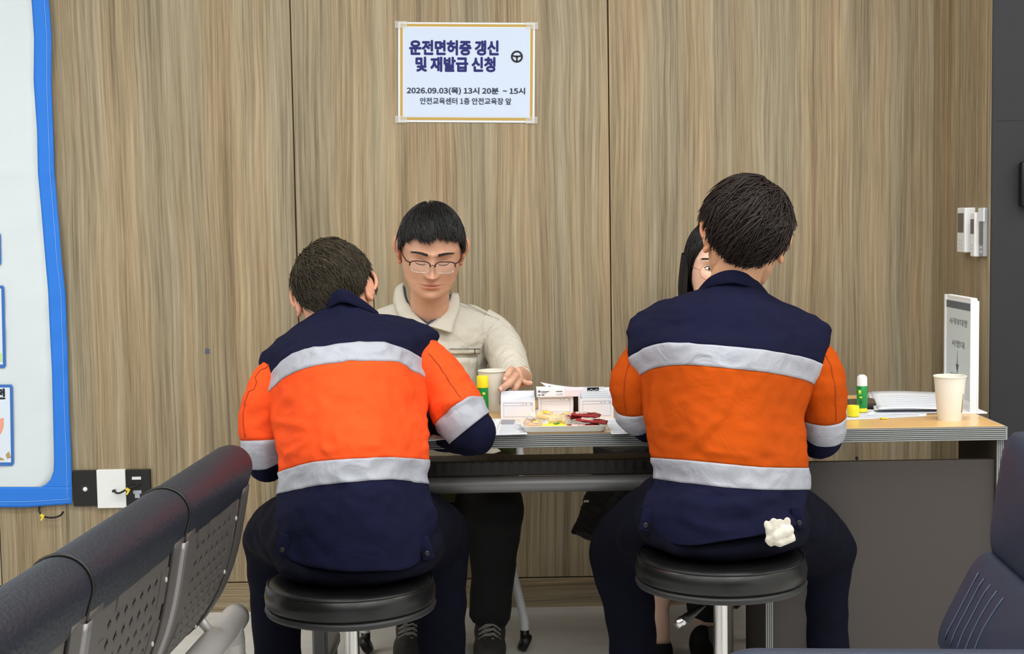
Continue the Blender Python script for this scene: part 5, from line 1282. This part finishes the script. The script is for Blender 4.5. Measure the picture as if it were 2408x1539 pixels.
# trousers, shoes
tg = G(); tg.ell(hipM+Vector((0, 0, 0)), (.18, .14, .10), 24, 14); tg.tube([hipM, hipM+Vector((0, 0, .15))], [(.10, .15), (.09, .14)], 18)
for s, kn, an in ((1, kM1, aM1), (-1, kM2, aM2)):
    h0 = hipM+Vector((s*.085, 0, .0)); tg.tube([Vector(q) for q in cr([tuple(h0), tuple(h0.lerp(kn, .55)+Vector((0, 0, .01))), tuple(kn), tuple(kn.lerp(an, .15)+Vector((0, .01, 0))), tuple(kn.lerp(an, .6)), tuple(an+Vector((0, 0, .02)))], 5)], list(cr([[.095], [.09], [.076], [.072], [.060], [.058]], 5)[:, 0]), 18)
tg.ell(P(1186, 1205, 3.84), (.050, .07, .055), 16, 10); tg = wrinkle(remesh(tg, .010, 6), .005, (14, 14, 18), 2)
obj('trousers', tg, M_blk, pM)
M_shoe = mat('shoe_dark', (44, 43, 42), .7, var=(60, .3, 2)); M_lace = mat('lace_grey', (120, 118, 114), .8)
for an in (aM1, aM2):
    s_ = G(); s_.ell((an.x, an.y-.07, .05), (.046, .13, .045), 18, 12); s_.ell((an.x, an.y, .075), (.045, .055, .06), 14, 10); s_.box((an.x-.043, an.y-.19, .001), (an.x+.043, an.y+.06, .028))
    so = obj('shoe', remesh(s_, .007, 4), M_shoe, pM)
    q = G()
    for k in range(5):
        yy = an.y-.055-.017*k; zz_ = .112-.008*k
        q.tube([(an.x-.028, yy, zz_-.014), (an.x-.01, yy-.008, zz_), (an.x+.012, yy+.004, zz_), (an.x+.030, yy-.004, zz_-.016)], .0034, 6)
        q.tube([(an.x+.028, yy, zz_-.014), (an.x+.01, yy-.010, zz_+.002), (an.x-.03, yy-.004, zz_-.014)], .0034, 6)
    obj('laces', q, M_lace, so)

# ------------------------------------------------------------------ woman behind the table (mostly hidden by the right worker)
hmW = hmat(P(1688, 622, 3.88), math.pi, -3, 4, 0, 1.0)
hipW = P(1690, 1190, 4.12); neckW = P(1698, 742, 3.98)
shWL, shWR = P(1590, 800, 4.06), P(1800, 800, 4.06)
wW1 = Vector((P(1640, 960, 3.72).x, 3.72, TZ+.03)); wW2 = Vector((P(1770, 960, 3.72).x, 3.72, TZ+.03)); hW = []
for w_, s in ((wW1, 1), (wW2, -1)):
    h = G(); generic_hand(h, w_, (.2*s, -.95, 0), (-.95*s, -.2, 0)); hW.append(h)
kW1 = P(1610, 1215, 3.72); aW1 = P(1548, 1425, 3.80); kW2 = P(1720, 1215, 3.72); aW2 = Vector((P(1655, 1500, 3.80).x, 3.80, .10))
bm_ = body_mesh([([hmW @ Vector((0, -.015, -.03)), hmW @ Vector((0, -.02, -.07)), neckW, neckW+Vector((0, .06, -.06))], [.046, .048, .050, .065]), ([neckW+Vector((0, .06, -.07)), hipW+Vector((0, .03, .2)), hipW], [.07, .09, .10]),
   ([neckW+Vector((0, .08, -.08)), shWL, P(1585, 920, 3.95), wW1], [.045, .032, .026, .019]), ([neckW+Vector((0, .08, -.08)), shWR, P(1810, 920, 3.95), wW2], [.045, .032, .026, .019]),
   ([hipW+Vector((-.08, 0, 0)), kW1, kW1.lerp(aW1, .4), aW1, aW1+Vector((0, -.03, -.10))], [.06, .042, .046, .032, .03]), ([hipW+Vector((.08, 0, 0)), kW2, aW2], [.06, .042, .034])], [(hipW, (.14, .1, .08))], hW)
pW = finish_body('person', 'woman with long black hair mostly hidden behind the right worker', bm_, place(hmW, make_head((.82, .5, .5), ears=False)), Vector((hipW.x, hipW.y, 0)), mat('skin_fair', (236, 196, 174), .5, sss=.12, attr='tint'))
# long straight hair: side curtains parted in the middle
hw = make_hair([(0, .07), (25, .06), (45, .035), (60, .0), (70, -.05), (180, -.08)], 2600, .012, .08, .0, 31, pole=(0, .1, 1), lump=.001, thick=.0011, tiplift=0, jit=.004)
hc = G().merge(hw, hmW); rnd = random.Random(12)
for k in range(1500):
    a = rnd.uniform(64, 296); ar = math.radians(a); L = rnd.uniform(.9, 1.05); rr2 = 1+rnd.uniform(0, .10)
    pts = []
    for t_ in np.linspace(0, 1, 7):
        z_ = .03-.20*t_*L; tuck = .94+.10*math.sin(t_*2.4)-.42*max(0, t_-.5)**1.6
        pts.append(hmW @ Vector((.095*rr2*math.sin(ar)*tuck, .100*rr2*math.cos(ar)*tuck-.004, z_)))
    hc.tube(pts, [.0015, .0017, .0017, .0016, .0015, .0012, .0006], 4, caps=False)
obj('hair', hc, M_hair_black, pW)
eye = G(); iris = G(); lash = G(); brw = G(); gls = G()
for s in (-1, 1):
    yE = front_y(.031, -.002)
    eye.ell(hmW @ Vector((s*.031, yE-.0055, -.003)), (.0105, .008, .0062), 14, 8); iris.ell(hmW @ Vector((s*.031-.001, yE+.0005, -.003)), (.0046, .0028, .0046), 12, 8)
    lash.tube([hmW @ Vector((s*x_, front_y(x_, z_)+.0012, z_)) for x_, z_ in ((.019, -.004), (.024, .001), (.031, .0032), (.038, .002), (.0445, -.0015))], [.0006, .0011, .0013, .0013, .0007], 6)
    lash.tube([hmW @ Vector((s*x_, front_y(x_, z_)+.0008, z_)) for x_, z_ in ((.021, -.007), (.031, -.0092), (.042, -.005))], .0004, 5)
    for k in range(80):
        u = rnd.random(); x_ = s*(.015+.034*u); z_ = .020+.004*math.sin(u*2.6)+rnd.uniform(-.002, .002); x2 = x_+s*.006
        brw.tube([hmW @ Vector((x_, front_y(x_, z_)+.0006, z_)), hmW @ Vector((x2, front_y(x2, z_)+.001, z_))], [.0006, .0003], 4)
    gls.tube([hmW @ Vector((s*.034+.0245*math.cos(a), .106, -.010+.0215*math.sin(a))) for a in np.linspace(0, 2*math.pi, 29)], .0006, 5, caps=False)
    gls.tube([hmW @ Vector(p) for p in ((s*.058, .104, -.004), (s*.074, .07, 0), (s*.079, 0, .006))], .0008, 5)
gls.tube([hmW @ Vector(p) for p in ((-.0095, .106, -.006), (0, .1085, -.004), (.0095, .106, -.006))], .0007, 5)
obj('eyes', eye, mat('eye_white', (236, 232, 228), .2), pW)['kind'] = 'stuff'; obj('irises', iris, mat('iris_dark', (36, 24, 20), .1), pW); obj('eyelashes', lash, M_hair_black, pW); obj('eyebrows', brw, M_hair_black, pW)
obj('glasses', gls, mat('thin_bronze', (150, 112, 88), .3, metal=.8), pW)
M_dtop = mat('knit_dark', (40, 40, 46), .9, bump2=(24, .4, .006))
keysW = [([(1660,730),(1698,748),(1736,730)], 3.96, 4.03, .06, 0), ([(1600,760),(1698,780),(1800,760)], 3.94, 4.06, .10, 0), ([(1580,830),(1698,850),(1815,830)], 3.93, 4.06, .12, 0), ([(1600,960),(1698,970),(1795,960)], 3.94, 4.05, .12, 0), ([(1590,1070),(1698,1085),(1800,1070)], 3.93, 4.06, .14, 0), ([(1570,1130),(1698,1140),(1815,1130)], 3.93, 4.06, .14, 0)]
A, N = sheet(keysW, amp=.004, seed=3); tp_ = obj('top', rows_g(A, 0, len(A)-1), M_dtop, pW, solid=.003)
for a_, b_, c_ in ((shWL, P(1585, 920, 3.95), wW1), (shWR, P(1810, 920, 3.95), wW2)):
    B, BN = sleeve_rows([(a_+Vector((0, .0, .0)), .058), (a_.lerp(b_, .5), .050), (b_, .044), (b_.lerp(c_, .6), .036), (c_+Vector((0, .02, 0)), .028)], amp=.003, seed=4); obj('sleeve', rows_g(B, 0, len(B)-1), M_dtop, tp_, solid=.0025)
tg = G(); tg.ell(hipW, (.18, .14, .10), 24, 14)
for s, kn, en, rad in ((-1, kW1, kW1.lerp(aW1, .78), .052), (1, kW2, aW2+Vector((0, 0, .02)), .052)):
    h0 = hipW+Vector((s*.08, 0, 0)); tg.tube([h0, h0.lerp(kn, .6), kn, kn.lerp(en, .5), en], [.09, .084, .074, .066, rad], 18)
obj('trousers', wrinkle(remesh(tg, .010, 6), .004, (14, 14, 18), 6), M_blk, pW)
for an in (aW1+Vector((0, -.03, -.12)), aW2+Vector((0, 0, -.06))):
    s_ = G(); b_ = an-Vector((0, 0, .04)); s_.ell(b_+Vector((0, -.06, 0)), (.038, .115, .035), 16, 10); s_.ell(b_+Vector((0, .02, .03)), (.040, .045, .055), 14, 10)
    obj('shoe', remesh(s_, .007, 4), M_blackm, pW)

# ------------------------------------------------------------------ chairs of the two seated behind
M_olive = mat('chair_olive', (74, 78, 44), .8, bump=(500, .3, .001))
def side_chair(cx, label, legdef):
    t = thing('caster_chair', label, 'chair', (cx, 4.08, 0), 'white-framed caster chairs')
    obj('seat', G().box((cx-.215, 3.88, .425), (cx+.215, 4.27, .462)), M_olive, t, bevel=.016, seg=3)
    rows = [[Vector((cx+x_, 4.285-.03*(1-(x_/.2)**2)*-1-.02, z_)) for x_ in np.linspace(-.205, .205, 12)] for z_ in np.linspace(.50, .735, 8)]
    obj('backrest', G().grid(rows), M_olive, t, solid=.02, offset=0)
    for s in (-1, 1):
        pth = cr([(cx+s*.20, 4.26, .70), (cx+s*.222, 4.27, .46), (cx+s*.200, 4.02, .425), (cx+s*.165, 3.90, .37), (cx+s*.195, 3.885, .22), (cx+s*.222, 3.88, .10), (cx+s*.224, 3.88, .058)], 6)
        l = obj('leg', G().tube([Vector(q) for q in pth], .0125, 14), M_wmetal, t)
        obj('caster', G().lathe([(.022, -.012), (.026, -.008), (.026, .008), (.022, .012)], M=Matrix.Translation((cx+s*.224, 3.88, .0262)) @ Matrix.Rotation(math.pi/2+s*.5, 4, 'Y'), seg=18).tube([(cx+s*.224, 3.88, .03), (cx+s*.224, 3.88, .062)], .013, 10), M_black, l)
        l = obj('leg', G().tube([Vector(q) for q in cr([(cx+s*.15, 4.15, .425), (cx+s*.145, 4.24, .30), (cx+s*.14, 4.285, .06)], 6)], .0125, 14), M_wmetal, t)
        obj('caster', G().lathe([(.022, -.012), (.026, -.008), (.026, .008), (.022, .012)], M=Matrix.Translation((cx+s*.14, 4.285, .0262)) @ Matrix.Rotation(math.pi/2+s*.5, 4, 'Y'), seg=18), M_black, l)
    return t
side_chair(P(1043, 1300, 3.88).x, 'white-framed olive caster chair under the man in the beige shirt', 0)
side_chair(P(1672, 1300, 3.88).x, 'white-framed olive caster chair under the hidden woman', 0)
# padded coat hanging beside the woman's chair
kc = [([(1396,1052),(1460,1056),(1532,1052)], 3.95, 4.0, .05, 0), ([(1392,1110),(1460,1116),(1536,1110)], 3.92, 4.0, .07, 0), ([(1376,1168),(1460,1172),(1530,1168)], 3.91, 4.0, .08, 0),
      ([(1360,1215),(1440,1228),(1520,1225)], 3.90, 4.0, .08, 0), ([(1346,1248),(1420,1268),(1505,1278)], 3.91, 4.0, .07, 0), ([(1348,1256),(1420,1280),(1498,1290)], 3.94, 3.98, .03, 0)]
A, N = sheet(kc, amp=.006, seed=9, nscale=(10, 10, 26)); ct = thing('padded_coat', 'black padded coat hanging from the hidden woman\'s chair', 'coat', P(1440, 1280, 3.95))
gg = rows_g(A, 0, len(A)-1); n = A.shape[1]; gg.f += [tuple(range(n)), tuple(range((len(A)-1)*n, len(A)*n))]
obj('body', gg, mat('coat_black', (15, 15, 17), .55, bump2=(30, .5, .006)), ct)
c = P(1378, 1180, 3.905); obj('snap', G().box((c.x-.006, c.y-.003, c.z-.002), (c.x+.008, c.y+.004, c.z+.003)), M_silver, ct, smooth=False)
